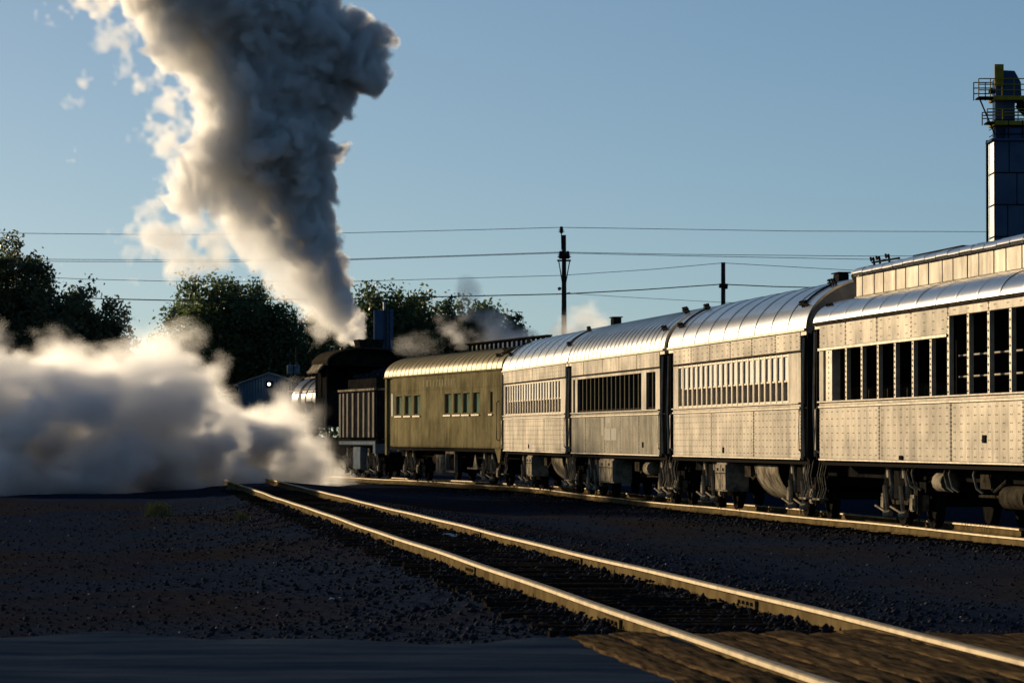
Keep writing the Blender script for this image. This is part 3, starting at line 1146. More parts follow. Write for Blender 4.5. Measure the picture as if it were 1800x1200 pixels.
def dark_windows(c, px0, px1, n_, mul=0.10):
    x0, x1 = c.sx(px0), c.sx(px1)
    e = [x0 + (x1 - x0) * i / n_ for i in range(n_ + 1)]
    pitch = abs(x1 - x0) / n_
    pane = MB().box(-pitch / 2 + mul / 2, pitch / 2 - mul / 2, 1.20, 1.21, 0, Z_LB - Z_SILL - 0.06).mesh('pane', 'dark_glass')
    fr = MB()
    wv = pitch / 2 - mul / 2
    fr.box(-wv, -wv + 0.04, 1.21, 1.44, 0, Z_LB - Z_SILL - 0.06)
    fr.box(wv - 0.04, wv, 1.21, 1.44, 0, Z_LB - Z_SILL - 0.06)
    fr.box(-wv + 0.04, wv - 0.04, 1.21, 1.47, 0, 0.05)
    fme = fr.mesh('window', 'gear')
    for i in range(n_):
        w_ = inst('window', fme, ((e[i] + e[i + 1]) / 2, 0, Z_SILL + 0.035), c.root)
        inst('pane', pane, (0, 0, 0), w_)
    return e


e = dark_windows(c3, 1128, 1015.5, 15)
mullions(c3, e[1:-1], Z_SILL + 0.03, Z_LB - 0.06, 0.10, 'bar', 1.36, 1.47)
e2 = dark_windows(c3, 1153, 1136.5, 2)
mullions(c3, e2[1:-1], Z_SILL + 0.03, Z_LB - 0.06, 0.10, 'bar', 1.36, 1.47)
e3 = dark_windows(c3, 1011.5, 1008, 1)
for (a, b_) in ((xa, e2[0]), (e2[-1], e[0]), (e[-1], e3[0]), (e3[-1], xb)):
    MB().box(min(a, b_), max(a, b_), 1.43, 1.51, Z_SILL + 0.031, Z_LB - 0.008).build('end_plate', 'silver', rt)
MB().box(xa, xb, 1.43, 1.506, Z_LB - 0.075, Z_LB - 0.0085).build('window_header', 'silver', rt)
# faded rectangles of brighter paint where lettering was removed
for (p0, p1, z0, z1) in ((1062.5, 1058, 1.62, 2.06), (1075, 1066, 1.93, 2.07), (1074.5, 1063.5, 1.50, 1.80), (1085, 1075.5, 1.50, 1.80)):
    x0, x1 = sorted((c3.sx(p0), c3.sx(p1)))
    MB().box(x0 + 0.02, x1 - 0.02, 1.5175, 1.519, z0, z1).build('paint_patch', 'patch', rt)
MB().box(c3.sx(1132.5), c3.sx(1132.5) + 0.2, 1.518, 1.53, 1.33, 1.46).build('marker_socket', 'black', rt)
vestibule(c3, 0.0, xa, Z_EAVE, True)
vestibule(c3, xb, c3.L, Z_EAVE, False)
for (x, i0) in ((0.8, 4), (1.0, 9), (2.0, 10)):
    grab_cluster(roof3, x, prof3, i0)
truck(rt, c3.sx(1150))
truck(rt, c3.sx(1024))
under_gear(c3, [('battery', c3.sx(1061), 2.4), ('rods', c3.L * 0.4), ('cylinder', c3.L * 0.3), ('reservoir', c3.L * 0.75, 1.3, 0.72)])

# ---- open-window clerestory coach, nearest
p5f = pt_at(1433)
p5n = p5f + (Vector(NS[1]) - Vector(NS[2])).normalized() * 21.5
c5 = Car('passenger_coach', 'nearest silver coach with big open windows and raised clerestory roof, cut by the right edge', p5n, p5f)
rt = c5.root
L5 = c5.L
xa, xb = 1.1, c5.sx(1441.5)
E5 = 3.68
ZC0, ZC1, ZT5 = 4.17, 4.60, 4.76
MB().box(0.15, L5 - 0.15, -1.42, 1.42, Z_B - 0.12, Z_B + 0.02).build('floor', 'interior', rt)
MB().box(0.1, L5 - 0.1, -0.9, 0.9, Z_B - 0.34, Z_B - 0.125).build('underframe', 'soot', rt)
MB().box(0.0, L5, -1.5, -1.46, Z_B, E5).build('far_side_wall', 'silver', rt)
MB().box(0.06, L5 - 0.06, -1.457, -1.45, Z_B + 0.03, E5 - 0.04).build('interior_shade_sheet', 'soot', rt)  # dark sheet added to keep the coach interior black as if unlit
for x in (xa, xb, c5.sx(1668)):
    MB().box(x - 0.02, x + 0.02, -1.455, 1.38, Z_B + 0.03, E5 - 0.01).build('bulkhead', 'interior', rt)
for x0, x1 in ((0.0, 0.05), (L5 - 0.05, L5)):
    e_ = MB()
    e_.box(x0, x1, -1.455, -0.55, Z_B, E5)
    e_.box(x0, x1, 0.55, 1.30, Z_B, E5)
    e_.box(x0, x1, -0.55, 0.55, 3.25, E5)
    e_.build('end_wall', 'black', rt)
for x0, x1 in ((-0.42, 0.0), (L5, L5 + 0.42)):
    m = MB()
    for i in range(5):
        xx = x0 + (x1 - x0) * i / 5
        wv = 0.62 if i % 2 else 0.56
        m.box(xx, xx + 0.06, -wv - 0.12, -wv + 0.05, 1.2, 3.3)
        m.box(xx, xx + 0.06, wv - 0.05, wv + 0.12, 1.2, 3.3)
        m.box(xx, xx + 0.06, -wv + 0.05, wv - 0.05, 3.15, 3.38)
    m.build('diaphragm', 'soot', rt)
bars(c5, xa, xb)
low5 = [xa, c5.sx(1800), c5.sx(1673), c5.sx(1547), xb]
panel_row(c5, low5, Z_B, Z_BELT, 'silver', rows=7, pitch=0.47)
xt = c5.sx(1668)                      # where the tall windows start
MB().box(xt, xb, 1.46, 1.496, Z_LB, E5).build('letterboard', 'silver', rt)
panel_row(c5, [xt, c5.sx(1603), c5.sx(1543), c5.sx(1488), xb], Z_LB + 0.025, E5 - 0.02, 'silver', rows=3, pitch=0.75)
MB().box(xt, xb, 1.46, 1.545, Z_LB - 0.025, Z_LB + 0.02).build('letterboard_rail', 'trim', rt)
ZTALL = 3.49
MB().box(xa, xt - 0.003, 1.46, 1.496, ZTALL, E5).build('letterboard', 'silver', rt)
panel_row(c5, [xa, c5.sx(1810), c5.sx(1740), xt - 0.003], ZTALL + 0.004, E5 - 0.02, 'silver', rows=1, pitch=0.9)
# mullions: narrow riveted posts
tall_px = [1668.5, 1703.5, 1739.5, 1778]
xs_tall = [c5.sx(p) for p in tall_px]
step = xs_tall[0] - xs_tall[1]
while xs_tall[-1] - step > xa + 0.3:
    xs_tall.append(xs_tall[-1] - step)
std_px = [1637.5, 1606, 1574.5, 1544.5, 1516, 1488.5, 1458.5]
xs_std = [c5.sx(p) for p in std_px]
mullions(c5, xs_tall, Z_SILL + 0.03, ZTALL, 0.13, 'trim', 1.44, 1.515)
mullions(c5, xs_std[:-1], Z_SILL + 0.03, Z_LB - 0.026, 0.13, 'trim', 1.44, 1.515)
mullions(c5, [xs_std[-1]], Z_SILL + 0.03, Z_LB - 0.026, 0.55, 'trim', 1.36, 1.515)
MB().box(xb - 0.36, xb, 1.40, 1.512, Z_SILL + 0.031, Z_LB - 0.026).build('end_plate', 'silver', rt)
MB().box(xa, xs_tall[-1], 1.40, 1.512, Z_SILL + 0.031, ZTALL - 0.003).build('end_plate', 'silver', rt)
pts = []
for x in xs_tall[:6] + xs_std:
    zt_ = ZTALL if x in xs_tall else Z_LB - 0.03
    for k in range(10):
        z_ = Z_SILL + 0.08 + (zt_ - Z_SILL - 0.12) * k / 9
        pts.append((x, 1.515, z_))
rivets(rt, pts, 0.024)
# guard bars across the tall openings, seat backs inside, benches
for a, b_ in zip(xs_tall[:-1], xs_tall[1:]):
    g = MB()
    for z_ in (2.52, 2.86):
        g.tube([(a, 1.34, z_), (b_, 1.34, z_)], 0.016, 6)
    g.build('guard_rail', 'trim', rt)
k = 0
x = xt + 0.7
while x < xb - 0.6:
    sb = MB()
    sb.box(x, x + 0.07, 0.35, 1.32, Z_B + 0.4, 2.42)
    sb.tube([(x + 0.03, 1.34, Z_B + 0.4), (x + 0.03, 1.36, 2.4), (x + 0.03, 1.2, 2.46), (x + 0.03, 0.4, 2.46)], 0.02, 5)
    sb.build('seat_back', 'gear', rt)
    x += 1.55
# lower deck of the roof, quarter-round, both sides
for s_ in (1, -1):
    prof = []
    for i in range(10):
        a = (math.pi / 2) * i / 9
        prof.append((s_ * (0.78 + 0.76 * math.cos(a) ** 0.9), E5 + 0.46 * math.sin(a)))
    ns = 15
    for i in range(ns):
        x0, x1 = L5 * i / ns, L5 * (i + 1) / ns
        m = MB()
        jit = random.uniform(-0.006, 0.006)
        pr = [(q[0], q[1] + jit) for q in prof]
        # each sheet overlaps the next as a shingled roof panel
        xs_ = [x0 - 0.02, x0 + 0.05, (x0 + x1) / 2, x1]
        m.sheet(pr if s_ > 0 else pr[::-1], xs_)
        lip = [(q[0] * 1.01, q[1] + 0.014) for q in pr]
        m.sheet(lip if s_ > 0 else lip[::-1], [x0 - 0.035, x0 + 0.035])
        m.build('roof_panel', 'silver_roof', rt, True)
MB().box(0, L5, 1.51, 1.56, E5 - 0.035, E5 + 0.02).build('drip_rail', 'gear', rt)
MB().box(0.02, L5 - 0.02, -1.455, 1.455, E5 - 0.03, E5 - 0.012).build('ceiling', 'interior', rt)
# clerestory walls, panels and roof
xcl0, xcl1 = 0.6, c5.sx(1443)
MB().box(xcl0, xcl1, -0.80, 0.80, E5 + 0.30, ZC1).build('clerestory', 'silver', rt)
xx = xcl0
k = 0
while xx < xcl1 - 0.4:
    wv = (0.78, 1.02)[k % 2]
    x1 = min(xx + wv, xcl1)
    MB().box(xx + 0.03, x1 - (0.03 if k % 2 else 0.02), 0.80, 0.822 + random.uniform(0, 0.008), ZC0 - 0.0, ZC1 - 0.05).build('clerestory_panel', 'silver', rt, False, 0.01)
    if k % 2:
        MB().box(x1 - 0.045, x1 + 0.03, 0.80, 0.815, ZC0, ZC1 - 0.05).build('clerestory_batten', 'black', rt)
    xx = x1
    k += 1
MB().box(xcl0, xcl1, 0.80, 0.86, ZC0 - 0.05, ZC0 - 0.003).build('clerestory_sill', 'silver_dull', rt)
up = []
for i in range(17):
    a = math.pi * i / 16
    up.append((0.90 * math.copysign(abs(math.cos(a)) ** 0.75, math.cos(a)), ZC1 + 0.0 + (ZT5 - ZC1) * math.sin(a) ** 0.7))
ns = int((xcl1 - xcl0) / 0.82)
for i in range(ns):
    x0 = xcl0 + (xcl1 - xcl0) * i / ns
    x1 = xcl0 + (xcl1 - xcl0) * (i + 1) / ns
    m = MB()
    jit = random.uniform(-0.008, 0.008)
    u2 = [(q[0], q[1] + jit) for q in up]
    m.sheet(u2, [x0 + 0.02, (x0 + x1) / 2, x1 - 0.02])
    low_ = [(q[0] * 0.98, q[1] - 0.03) for q in u2]
    m.sheet(low_, [x0 - 0.02, x1 + 0.02])
    m.add([(x0 + 0.02, 0.90, ZC1 + jit), (x1 - 0.02, 0.90, ZC1 + jit), (x1 - 0.02, 0.88, ZC1 - 0.05), (x0 + 0.02, 0.88, ZC1 - 0.05)], [(0, 1, 2, 3)])
    m.build('roof_panel', 'silver_roof', rt, True)
# rounded far end of the clerestory
m = MB()
v, f = [], []
for j in range(7):
    t_ = j / 6
    sc_ = math.cos(t_ * math.pi / 2) ** 0.6 if t_ < 1 else 0.05
    for q in up:
        v.append((xcl1 + 0.55 * math.sin(t_ * math.pi / 2), q[0] * (0.55 + 0.45 * sc_), ZC1 - 0.4 + (q[1] - ZC1 + 0.4) * sc_))
for j in range(6):
    for i in range(16):
        f.append((j * 17 + i, j * 17 + i + 1, (j + 1) * 17 + i + 1, (j + 1) * 17 + i))
m.add(v, f)
m.build('clerestory_end', 'silver', rt, True)
# roof-top vents, whistles and grab irons near the far end
m = MB()
for q in (0.2, 1.0, 1.5):
    x = xcl1 - 1.6 + q
    m.tube([(x, 0.5, ZT5 - 0.03), (x + 0.1, 0.5, ZT5 + 0.14), (x + 0.3, 0.5, ZT5 + 0.1), (x + 0.35, 0.5, ZT5 + 0.16)], 0.022, 5)
m.tube([(xcl1 - 2.2, 0.5, ZT5 + 0.04), (xcl1 + 0.1, 0.5, ZT5 + 0.06)], 0.02, 5)
m.build('grab_iron', 'black', rt)
MB().box(xcl1 - 6.0, xcl1 - 2.2, -0.25, 0.25, ZT5 - 0.02, ZT5 + 0.09).build('running_board', 'black', rt)
m = MB()
for q in (-0.28, -0.05, 0.18):
    m.tube([(xb - 0.1 + q, 1.30, E5 + 0.22), (xb + q, 1.33, E5 + 0.36), (xb + 0.2 + q, 1.3, E5 + 0.34)], 0.022, 5)
m.build('grab_iron', 'black', rt)
vestibule(c5, xb, L5, E5, False)
vestibule(c5, 0.0, xa, E5, True)
truck(rt, c5.sx(1546), 2.3)
truck(rt, c5.sx(1825), 2.3)
under_gear(c5, [('hoops', c5.sx(1585), 2), ('cylinder', c5.sx(1615)), ('hoops', c5.sx(1650), 2), ('hoops', c5.sx(1692), 1), ('reservoir', c5.sx(1740), 1.6, 0.62), ('rods', L5 * 0.45)])
MB().box(c5.sx(1735), c5.sx(1735) + 0.22, 1.518, 1.53, 1.47, 1.59).build('marker_socket', 'black', rt)
MB().box(c5.sx(1589), c5.sx(1589) + 0.25, 1.518, 1.54, 1.18, 1.25).build('jacking_lug', 'black', rt)

# ---- olive business car
c1 = Car('olive_coach', 'olive green smooth-sided coach with curved roof behind the engine tender', pt_at(882.4), pt_at(676.5))
rt = c1.root
B1, E1, T1 = 1.21, 3.68, 4.45
xa, xb = c1.sx(878.5), c1.sx(690)
roof1, prof1 = coach_common(c1, 0, 'olive_roof', 'olive', xa, xb, z_top=T1, p=2.3, bottom=B1, eave=E1, seams=26)
W0, W1 = 2.30, 3.05


def cut_side(c, x_lo, x_hi, wins, z0, z1, w0, w1, m):
    """smooth sheet side with window openings; wins = [(xa, xb)] sorted."""
    bb = MB()
    bb.box(x_lo, x_hi, 1.44, 1.50, z0, w0)
    bb.box(x_lo, x_hi, 1.44, 1.50, w1, z1)
    x = x_lo
    for a, b_ in wins + [(x_hi, None)]:
        if a - x > 0.01:
            bb.box(x, a, 1.44, 1.50, w0, w1)
        x = b_
    return bb.build('side_wall', m, c.root)


win1 = []
for p0, p1 in ((861, 866), (830.5, 843), (813, 825.5), (797, 810), (781, 793), (727, 739), (711, 722.5), (695.5, 707)):
    a, b_ = sorted((c1.sx(p0), c1.sx(p1)))
    win1.append((a, b_))
win1.sort()
cut_side(c1, xa, xb, win1, B1, E1, W0, W1, 'olive')
for a, b_ in win1:
    wd = b_ - a
    fr = MB()
    fr.box(-wd / 2, -wd / 2 + 0.05, 1.36, 1.49, 0, W1 - W0)
    fr.box(wd / 2 - 0.05, wd / 2, 1.36, 1.49, 0, W1 - W0)
    fr.box(-wd / 2 + 0.05, wd / 2 - 0.05, 1.36, 1.49, W1 - W0 - 0.05, W1 - W0)
    fr.box(-wd / 2 + 0.05, wd / 2 - 0.05, 1.36, 1.49, 0, 0.05)
    w_ = fr.build('window', 'olive', rt)
    w_.location = ((a + b_) / 2, 0, W0)
    MB().box(-wd / 2 + 0.05, wd / 2 - 0.05, 1.39, 1.40, 0.05, W1 - W0 - 0.05).build('pane', 'green_glass', w_)
    MB().box(-wd / 2 - 0.04, wd / 2 + 0.04, 1.49, 1.545, -0.05, -0.005).build('sill', 'trim', w_)
MB().box(xa, xb, 1.5, 1.512, 3.16, 3.18).build('belt_strip', 'olive', rt)
MB().box(xa, xb, 1.5, 1.515, B1 + 0.02, B1 + 0.06).build('bottom_strip', 'olive', rt)
# faded name on the letterboard: upright strokes, too worn to read
for k, (p0, p1) in enumerate(((743.5, 746), (749.5, 752.5), (756, 758), (761.5, 763), (767.5, 769), (772, 774.5), (777, 779), (782, 784.5), (788.5, 790), (793, 795), (797.5, 799))):
    a, b_ = sorted((c1.sx(p0), c1.sx(p1)))
    s2 = MB().box(a, b_, 1.502, 1.506, 3.27, 3.50)
    if k % 3 == 1:
        s2.box(a - 0.12, a - 0.002, 1.502, 1.506, 3.44, 3.50)
    s2.build('faded_letter', 'letter', rt)
# recessed end vestibule at the far end, plain post at the near end
MB().box(xb + 0.003, c1.L - 0.35, 1.36, 1.40, B1, E1).build('door', 'olive', rt)
MB().box(c1.L - 0.345, c1.L, 1.38, 1.495, B1 - 0.3, E1).build('corner_post', 'olive', rt)
MB().box(0.0, xa - 0.003, 1.38, 1.495, B1, E1).build('corner_post', 'olive', rt)
dw = MB().box(xb + 0.35, c1.L - 0.75, 1.402, 1.41, 2.3, 3.1).build('pane', 'dark_glass', rt)
m = MB()
m.prism([(0.35, B1), (1.3, B1), (0.75, B1 - 0.45), (0.55, B1 - 0.45)], 'y', 1.40, 1.46)
m.build('step_well', 'olive', rt)
pipe(rt, 'handrail', [(xa + 0.15, 1.50, 1.45), (xa + 0.15, 1.57, 1.5), (xa + 0.15, 1.57, 2.65), (xa + 0.15, 1.5, 2.7)], 0.018, 'black')
# roof walk on posts along the crown
zc = T1 + 0.012
x = 0.8
xe = c1.L * 0.66
rw = MB().box(0.6, xe, -0.25, -0.05, zc + 0.28, zc + 0.32).build('roof_walk', 'black', roof1)
while x < xe:
    MB().tube([(x, -0.15, zc - 0.04), (x, -0.15, zc + 0.22), (x, -0.15, zc + 0.278)], [0.05, 0.05, 0.13], 8).build('walk_post', 'black', roof1)
    x += 0.72
for (x, i0) in ((1.2, 7), (1.0, 4)):
    grab_cluster(roof1, x, prof1, i0)
m = MB()
m.sheet([(prof1[k][0] * 1.03, prof1[k][1] + 0.05) for k in range(5, 11)], [0.35, 1.15])
m.build('roof_hatch', 'black', roof1)
truck(rt, 3.4, 2.5)
truck(rt, c1.L - 3.4, 2.5)
xbx = c1.sx(768)
MB().box(xbx - 0.55, xbx + 0.55, 1.0, 1.42, 0.34, 0.95).build('battery_box', 'gear_pale_sunlit', rt, False, 0.01)
for q in (-0.28, 0.28):
    MB().box(xbx + q - 0.2, xbx + q + 0.2, 1.425, 1.44, 0.40, 0.9).build('battery_door', 'gear_pale_sunlit', rt)
xr = c1.sx(786)
m = MB()
for (a, b_, z0, z1) in ((-0.8, 0.8, 1.0, 1.08), (-0.8, -0.7, 0.38, 1.0), (0.7, 0.8, 0.38, 1.0), (-0.7, 0.7, 0.38, 0.44)):
    m.box(xr + a, xr + b_, 1.3, 1.40, z0, z1)
m.build('air_conditioner_frame', 'gear_pale_sunlit', rt)
MB().box(xr - 0.68, xr + 0.68, 1.15, 1.28, 0.46, 0.85).build('air_conditioner', 'gear', rt)
xr = c1.sx(822)
m = MB()
m.box(xr - 0.8, xr + 0.8, 1.15, 1.35, 0.52, 0.57)
m.prism([(xr - 0.35, 0.575), (xr + 0.35, 0.575), (xr, 1.0)], 'y', 1.2, 1.25)
m.build('toolbox_shelf', 'gear_pale_sunlit', rt)
under_gear(c1, [('reservoir', c1.L * 0.6, 1.6, 0.8), ('rods', c1.L * 0.5)])


# ------------------------------------------------------------------ steam locomotive and tender
LH = R(14.0)
LU = Vector((-math.sin(LH), math.cos(LH)))
LLEFT = Vector((-math.cos(LH), -math.sin(LH)))
t0 = Vector((-5.10, 147.0))
tb = t0 - LLEFT * 1.45
tz = train_z(150)
tender = empty('locomotive_tender', (tb.x, tb.y, tz), R(90) + LH, 'dark tender with rows of rivets on its tank, between engine cab and olive coach', 'tender')
TL = 6.7
m = MB()
m.box(0, TL, -1.4, 1.4, 1.50, 3.28)
m.build('tank', 'engine', tender, False, 0.05)
m = MB()
m.box(0.05, TL - 0.05, 1.34, 1.46, 3.283, 3.36)
m.box(0.05, TL - 0.05, -1.46, -1.34, 3.283, 3.36)
m.box(-0.03, 0.05, -1.46, 1.46, 3.283, 3.36)
m.build('coping', 'gear_pale_sunlit', tender)
for k, x in enumerate((0.25, 1.05, 2.0, 2.95, 4.0, 5.0, 5.75, 6.4)):
    st_ = MB().box(x - 0.16, x + 0.16, 1.401, 1.425, 1.54, 3.22).build('rivet_strip', 'boiler', tender, False, 0.01)
    pts = []
    for j in range(30):
        for dx in (-0.09, 0.09):
            pts.append((x + dx, 1.425, 1.58 + j * 0.056))
    rivets(st_, pts, 0.016)
m = MB()
m.box(1.2, TL - 0.3, -1.1, 1.1, 3.30, 3.75)
m.build('coal_bunker', 'soot', tender)
rc = random.Random(4)
V = []
m = MB()
for k in range(160):
    x, y = rc.uniform(1.3, TL - 0.4), rc.uniform(-1.0, 1.0)
    z = 3.75 + 0.30 * max(0, 1 - abs(y)) + rc.uniform(-0.05, 0.08)
    r_ = rc.uniform(0.06, 0.14)
    pts = [(x + r_ * a * rc.uniform(0.7, 1.2), y + r_ * b_ * rc.uniform(0.7, 1.2), z + r_ * c_ * rc.uniform(0.7, 1.2)) for a, b_, c_ in ((1, 0, 0), (0, 1, 0), (-1, 0, 0), (0, -1, 0), (0, 0, 1), (0, 0, -1))]
    m.add(pts, [(0, 1, 4), (1, 2, 4), (2, 3, 4), (3, 0, 4), (1, 0, 5), (2, 1, 5), (3, 2, 5), (0, 3, 5)])
o = m.build('coal', 'stone', tender)
o['kind'] = 'stuff'
MB().box(-0.1, TL + 0.2, -1.35, 1.38, 1.22, 1.46).build('frame', 'engine', tender)
MB().box(0.0, TL, 1.385, 1.40, 1.27, 1.40).build('frame_stripe', 'can', tender)
MB().box(-0.25, 0.15, 0.9, 1.45, 0.95, 1.30).build('end_step', 'can', tender)
MB().box(2.6, 3.9, 1.15, 1.42, 0.35, 1.18).build('tool_box', 'can', tender, False, 0.02)
MB().tube([(-0.12, 1.3, 1.3), (-0.12, 1.38, 1.7), (-0.12, 1.38, 3.3), (-0.12, 1.2, 3.5)], 0.022, 6).build('handrail', 'gear', tender)
truck(tender, 1.4, 1.8)
truck(tender, TL - 1.4, 1.8)
MB().tube([(-0.6, 0, 0.86), (0.0, 0, 0.86)], 0.11, 8).build('coupler', 'gear', tender)

lb = t0 + LU * 7.6 - LLEFT * 1.45
eng = empty('steam_locomotive', (lb.x, lb.y, tz), R(90) + LH, 'black steam locomotive with arched cab roof, half hidden in its own steam', 'locomotive')
# cab: floor 2.15, eave 4.40, crown 5.0
prof = [(q[0], q[1]) for q in side_profile_roof(1.62, 4.38, 5.02, 12, 0, 2.2)]
m = MB()
m.sheet([(q[0] * 1.01, q[1] + 0.03) for q in prof], [0.3, 1.2, 2.2, 3.4])
m.sheet([(q[0] * 0.98, q[1] - 0.03) for q in prof][::-1], [0.3, 1.2, 2.2, 3.4])
for x in (0.3, 3.4):
    nn = len(prof)
    m.add([(x, q[0] * 1.01, q[1] + 0.03) for q in prof] + [(x, q[0] * 0.98, q[1] - 0.03) for q in prof], [(k, k + 1, nn + k + 1, nn + k) for k in range(nn - 1)])
cabroof = m.build('cab_roof', 'gear', eng, True)
m = MB()
m.prism([(1.60, 4.36), (1.66, 4.40), (1.92, 4.10), (1.88, 4.05)], 'x', 0.9, 3.0)
m.build('window_awning', 'gear_pale_sunlit', eng)
cb = MB()
for s_ in (1, -1):
    y0, y1 = sorted((s_ * 1.46, s_ * 1.52))
    cb.box(0.9, 3.2, y0, y1, 2.0, 3.10)
    cb.box(0.9, 1.05, y0, y1, 3.10, 4.40)
    cb.box(3.0, 3.2, y0, y1, 3.10, 4.40)
    cb.box(2.0, 2.08, y0, y1, 3.10, 4.10)
    cb.box(1.05, 3.0, y0, y1, 4.10, 4.40)
cb.box(3.14, 3.2, -1.455, 1.455, 2.0, 4.38)
cab = cb.build('cab', 'engine', eng)
m = MB()
m.prism([(q[0] * 0.975, q[1] - 0.035) for q in prof], 'x', 0.9, 0.94)
m.build('cab_end', 'soot', eng)
MB().box(0.3, 3.1, -1.45, 1.45, 1.95, 2.0).build('cab_floor', 'engine', eng)
MB().box(1.1, 1.95, 1.48, 1.485, 3.12, 4.08).build('cab_window', 'soot', cab)
MB().box(2.12, 2.98, 1.48, 1.485, 3.12, 4.08).build('cab_window', 'soot', cab)
MB().box(2.2, 3.05, 0.2, 1.3, 2.0, 3.4).build('backhead', 'gear', eng)
MB().box(1.2, 1.8, 0.85, 1.40, 2.0, 2.9).build('seat_box', 'engine', eng)
m = MB()
m.prism([(-0.42, 0.0), (0.42, 0.0), (0.52, 0.38), (-0.52, 0.38)], 'x', 1.3, 2.3)
o = m.build('roof_ventilator', 'black', eng)
o.location = (0, -0.35, 5.0)
MB().tube([(1.6, 1.1, 4.85), (1.7, 1.05, 5.10), (2.4, 1.05, 5.12), (2.5, 1.1, 4.85)], 0.03, 6).build('roof_grab_rail', 'gear_pale_sunlit', eng)
# boiler
bz = 3.05
m = MB()
m.tube([(3.2, 0, bz), (4.6, 0, bz), (6.4, 0, bz), (9.6, 0, bz + 0.02), (9.62, 0, bz), (11.0, 0, bz), (11.06, 0, bz)], [1.06, 1.06, 0.95, 0.92, 0.98, 0.98, 0.6], 28)
M['jacket'] = mat('blued steel boiler jacket', (0.035, 0.035, 0.038), (0.015, 0.015, 0.017), rough=0.3, metal=0.5, scale=3, rvar=0.08)
boiler = m.build('boiler', 'jacket', eng, True)
for x in (4.0, 5.4, 6.8, 8.2, 9.4):
    r_ = 1.07 if x < 4.6 else (1.02 if x < 6 else 0.965)
    MB().tube([(x - 0.04, 0, bz), (x + 0.04, 0, bz)], r_, 28).build('boiler_band', 'boiler', boiler, True)
m = MB()
m.tube([(7.2, 0, bz + 0.85), (7.2, 0, bz + 1.45), (7.2, 0, bz + 1.6)], [0.42, 0.40, 0.15], 16)
m.build('steam_dome', 'engine', eng, True)
m = MB()
m.tube([(8.8, 0, bz + 0.85), (8.8, 0, bz + 1.35), (8.8, 0, bz + 1.45)], [0.38, 0.36, 0.15], 16)
m.build('sand_dome', 'engine', eng, True)
MB().tube([(10.3, 0, bz + 0.85), (10.3, 0, bz + 1.1), (10.3, 0, bz + 1.7), (10.3, 0, bz + 1.78)], [0.36, 0.27, 0.30, 0.34], 16).build('smokestack', 'soot', eng, True)
for y in (0.18, -0.18):
    MB().tube([(5.0, y, bz + 0.95), (5.0, y, bz + 1.3)], 0.06, 8).build('safety_valve', 'gear_pale_sunlit', eng)
MB().tube([(4.4, 0.5, bz + 0.9), (4.4, 0.5, bz + 1.2)], 0.12, 10).build('generator', 'gear_pale_sunlit', eng)
MB().tube([(3.2, 1.08, bz + 0.42), (11.0, 1.08, bz + 0.40)], 0.028, 6).build('handrail', 'gear_pale_sunlit', eng)
MB().tube([(3.2, 0.62, bz + 0.98), (9.8, 0.62, bz + 0.92)], 0.035, 6).build('steam_pipe', 'gear_pale_sunlit', eng)
MB().box(3.2, 11.2, 0.85, 1.50, 2.28, 2.34).build('running_board', 'gear', eng)
MB().box(3.2, 11.2, -1.50, -0.85, 2.28, 2.34).build('running_board', 'gear', eng)
# cross-compound air pump with cooling coils on the running board front
m = MB()
m.tube([(6.2, 1.15, 2.36), (6.2, 1.15, 2.9), (6.2, 1.15, 3.0)], [0.2, 0.2, 0.1], 12)
m.tube([(6.2, 1.15, 1.75), (6.2, 1.15, 2.27)], 0.24, 12)
m.build('air_pump', 'gear_pale_sunlit', eng, True)
coil = MB().box(8.9, 11.0, 1.30, 1.36, 2.20, 2.27).build('cooling_coil_rack', 'gear', eng)
for k in range(6):
    MB().tube([(8.95, 1.46, 2.16 - k * 0.13), (10.95, 1.46, 2.16 - k * 0.13)], 0.035, 6).build('cooling_pipe', 'gear_pale_sunlit', coil)
for x in (4.0, 7.5, 8.9):
    MB().tube([(x, 1.25, 2.3), (x, 1.2, 1.7)], 0.025, 5).build('bracket', 'gear_pale_sunlit', eng)
# cylinders, driving wheels, rods
for s_ in (1, -1):
    MB().tube([(9.4, s_ * 1.2, 0.95), (9.42, s_ * 1.2, 0.95), (10.6, s_ * 1.2, 0.95), (10.62, s_ * 1.2, 0.95)], [0.3, 0.42, 0.42, 0.3], 18).build('cylinder', 'engine', eng, True)
    MB().tube([(9.5, s_ * 1.1, 1.5), (10.5, s_ * 1.1, 1.5)], 0.26, 14).build('valve_chest', 'engine', eng, True)
    MB().box(4.2, 8.0, *sorted((s_ * 1.02, s_ * 1.09)), 0.66, 0.80).build('side_rod', 'rail_head', eng)
    MB().tube([(6.3, s_ * 1.16, 0.72), (9.3, s_ * 1.16, 0.95)], 0.06, 6).build('main_rod', 'rail_head', eng)
    for x in (4.2, 5.5, 6.8, 8.0):
        m = MB()
        n_ = 24
        ro, ri = 0.58, 0.5
        v, f = [], []
        for k in range(n_):
            a = 2 * math.pi * k / n_
            for r_ in (ro, ri):
                for y in (0.68, 0.82):
                    v.append((r_ * math.cos(a), s_ * y, r_ * math.sin(a)))
        for k in range(n_):
            a, b_ = k * 4, ((k + 1) % n_) * 4
            f += [(a, b_, b_ + 1, a + 1), (a + 2, a + 3, b_ + 3, b_ + 2), (a, a + 2, b_ + 2, b_), (a + 1, b_ + 1, b_ + 3, a + 3)]
        m.add(v, f)
        for k in range(12):
            a = 2 * math.pi * k / 12
            m.tube([(0.1 * math.cos(a), s_ * 0.75, 0.1 * math.sin(a)), (0.52 * math.cos(a), s_ * 0.75, 0.52 * math.sin(a))], 0.03, 5)
        m.tube([(0, s_ * 0.66, 0), (0, s_ * 0.9, 0)], 0.13, 10)
        o = m.build('driving_wheel', 'engine', eng)
        o.location = (x, 0, 0.58)
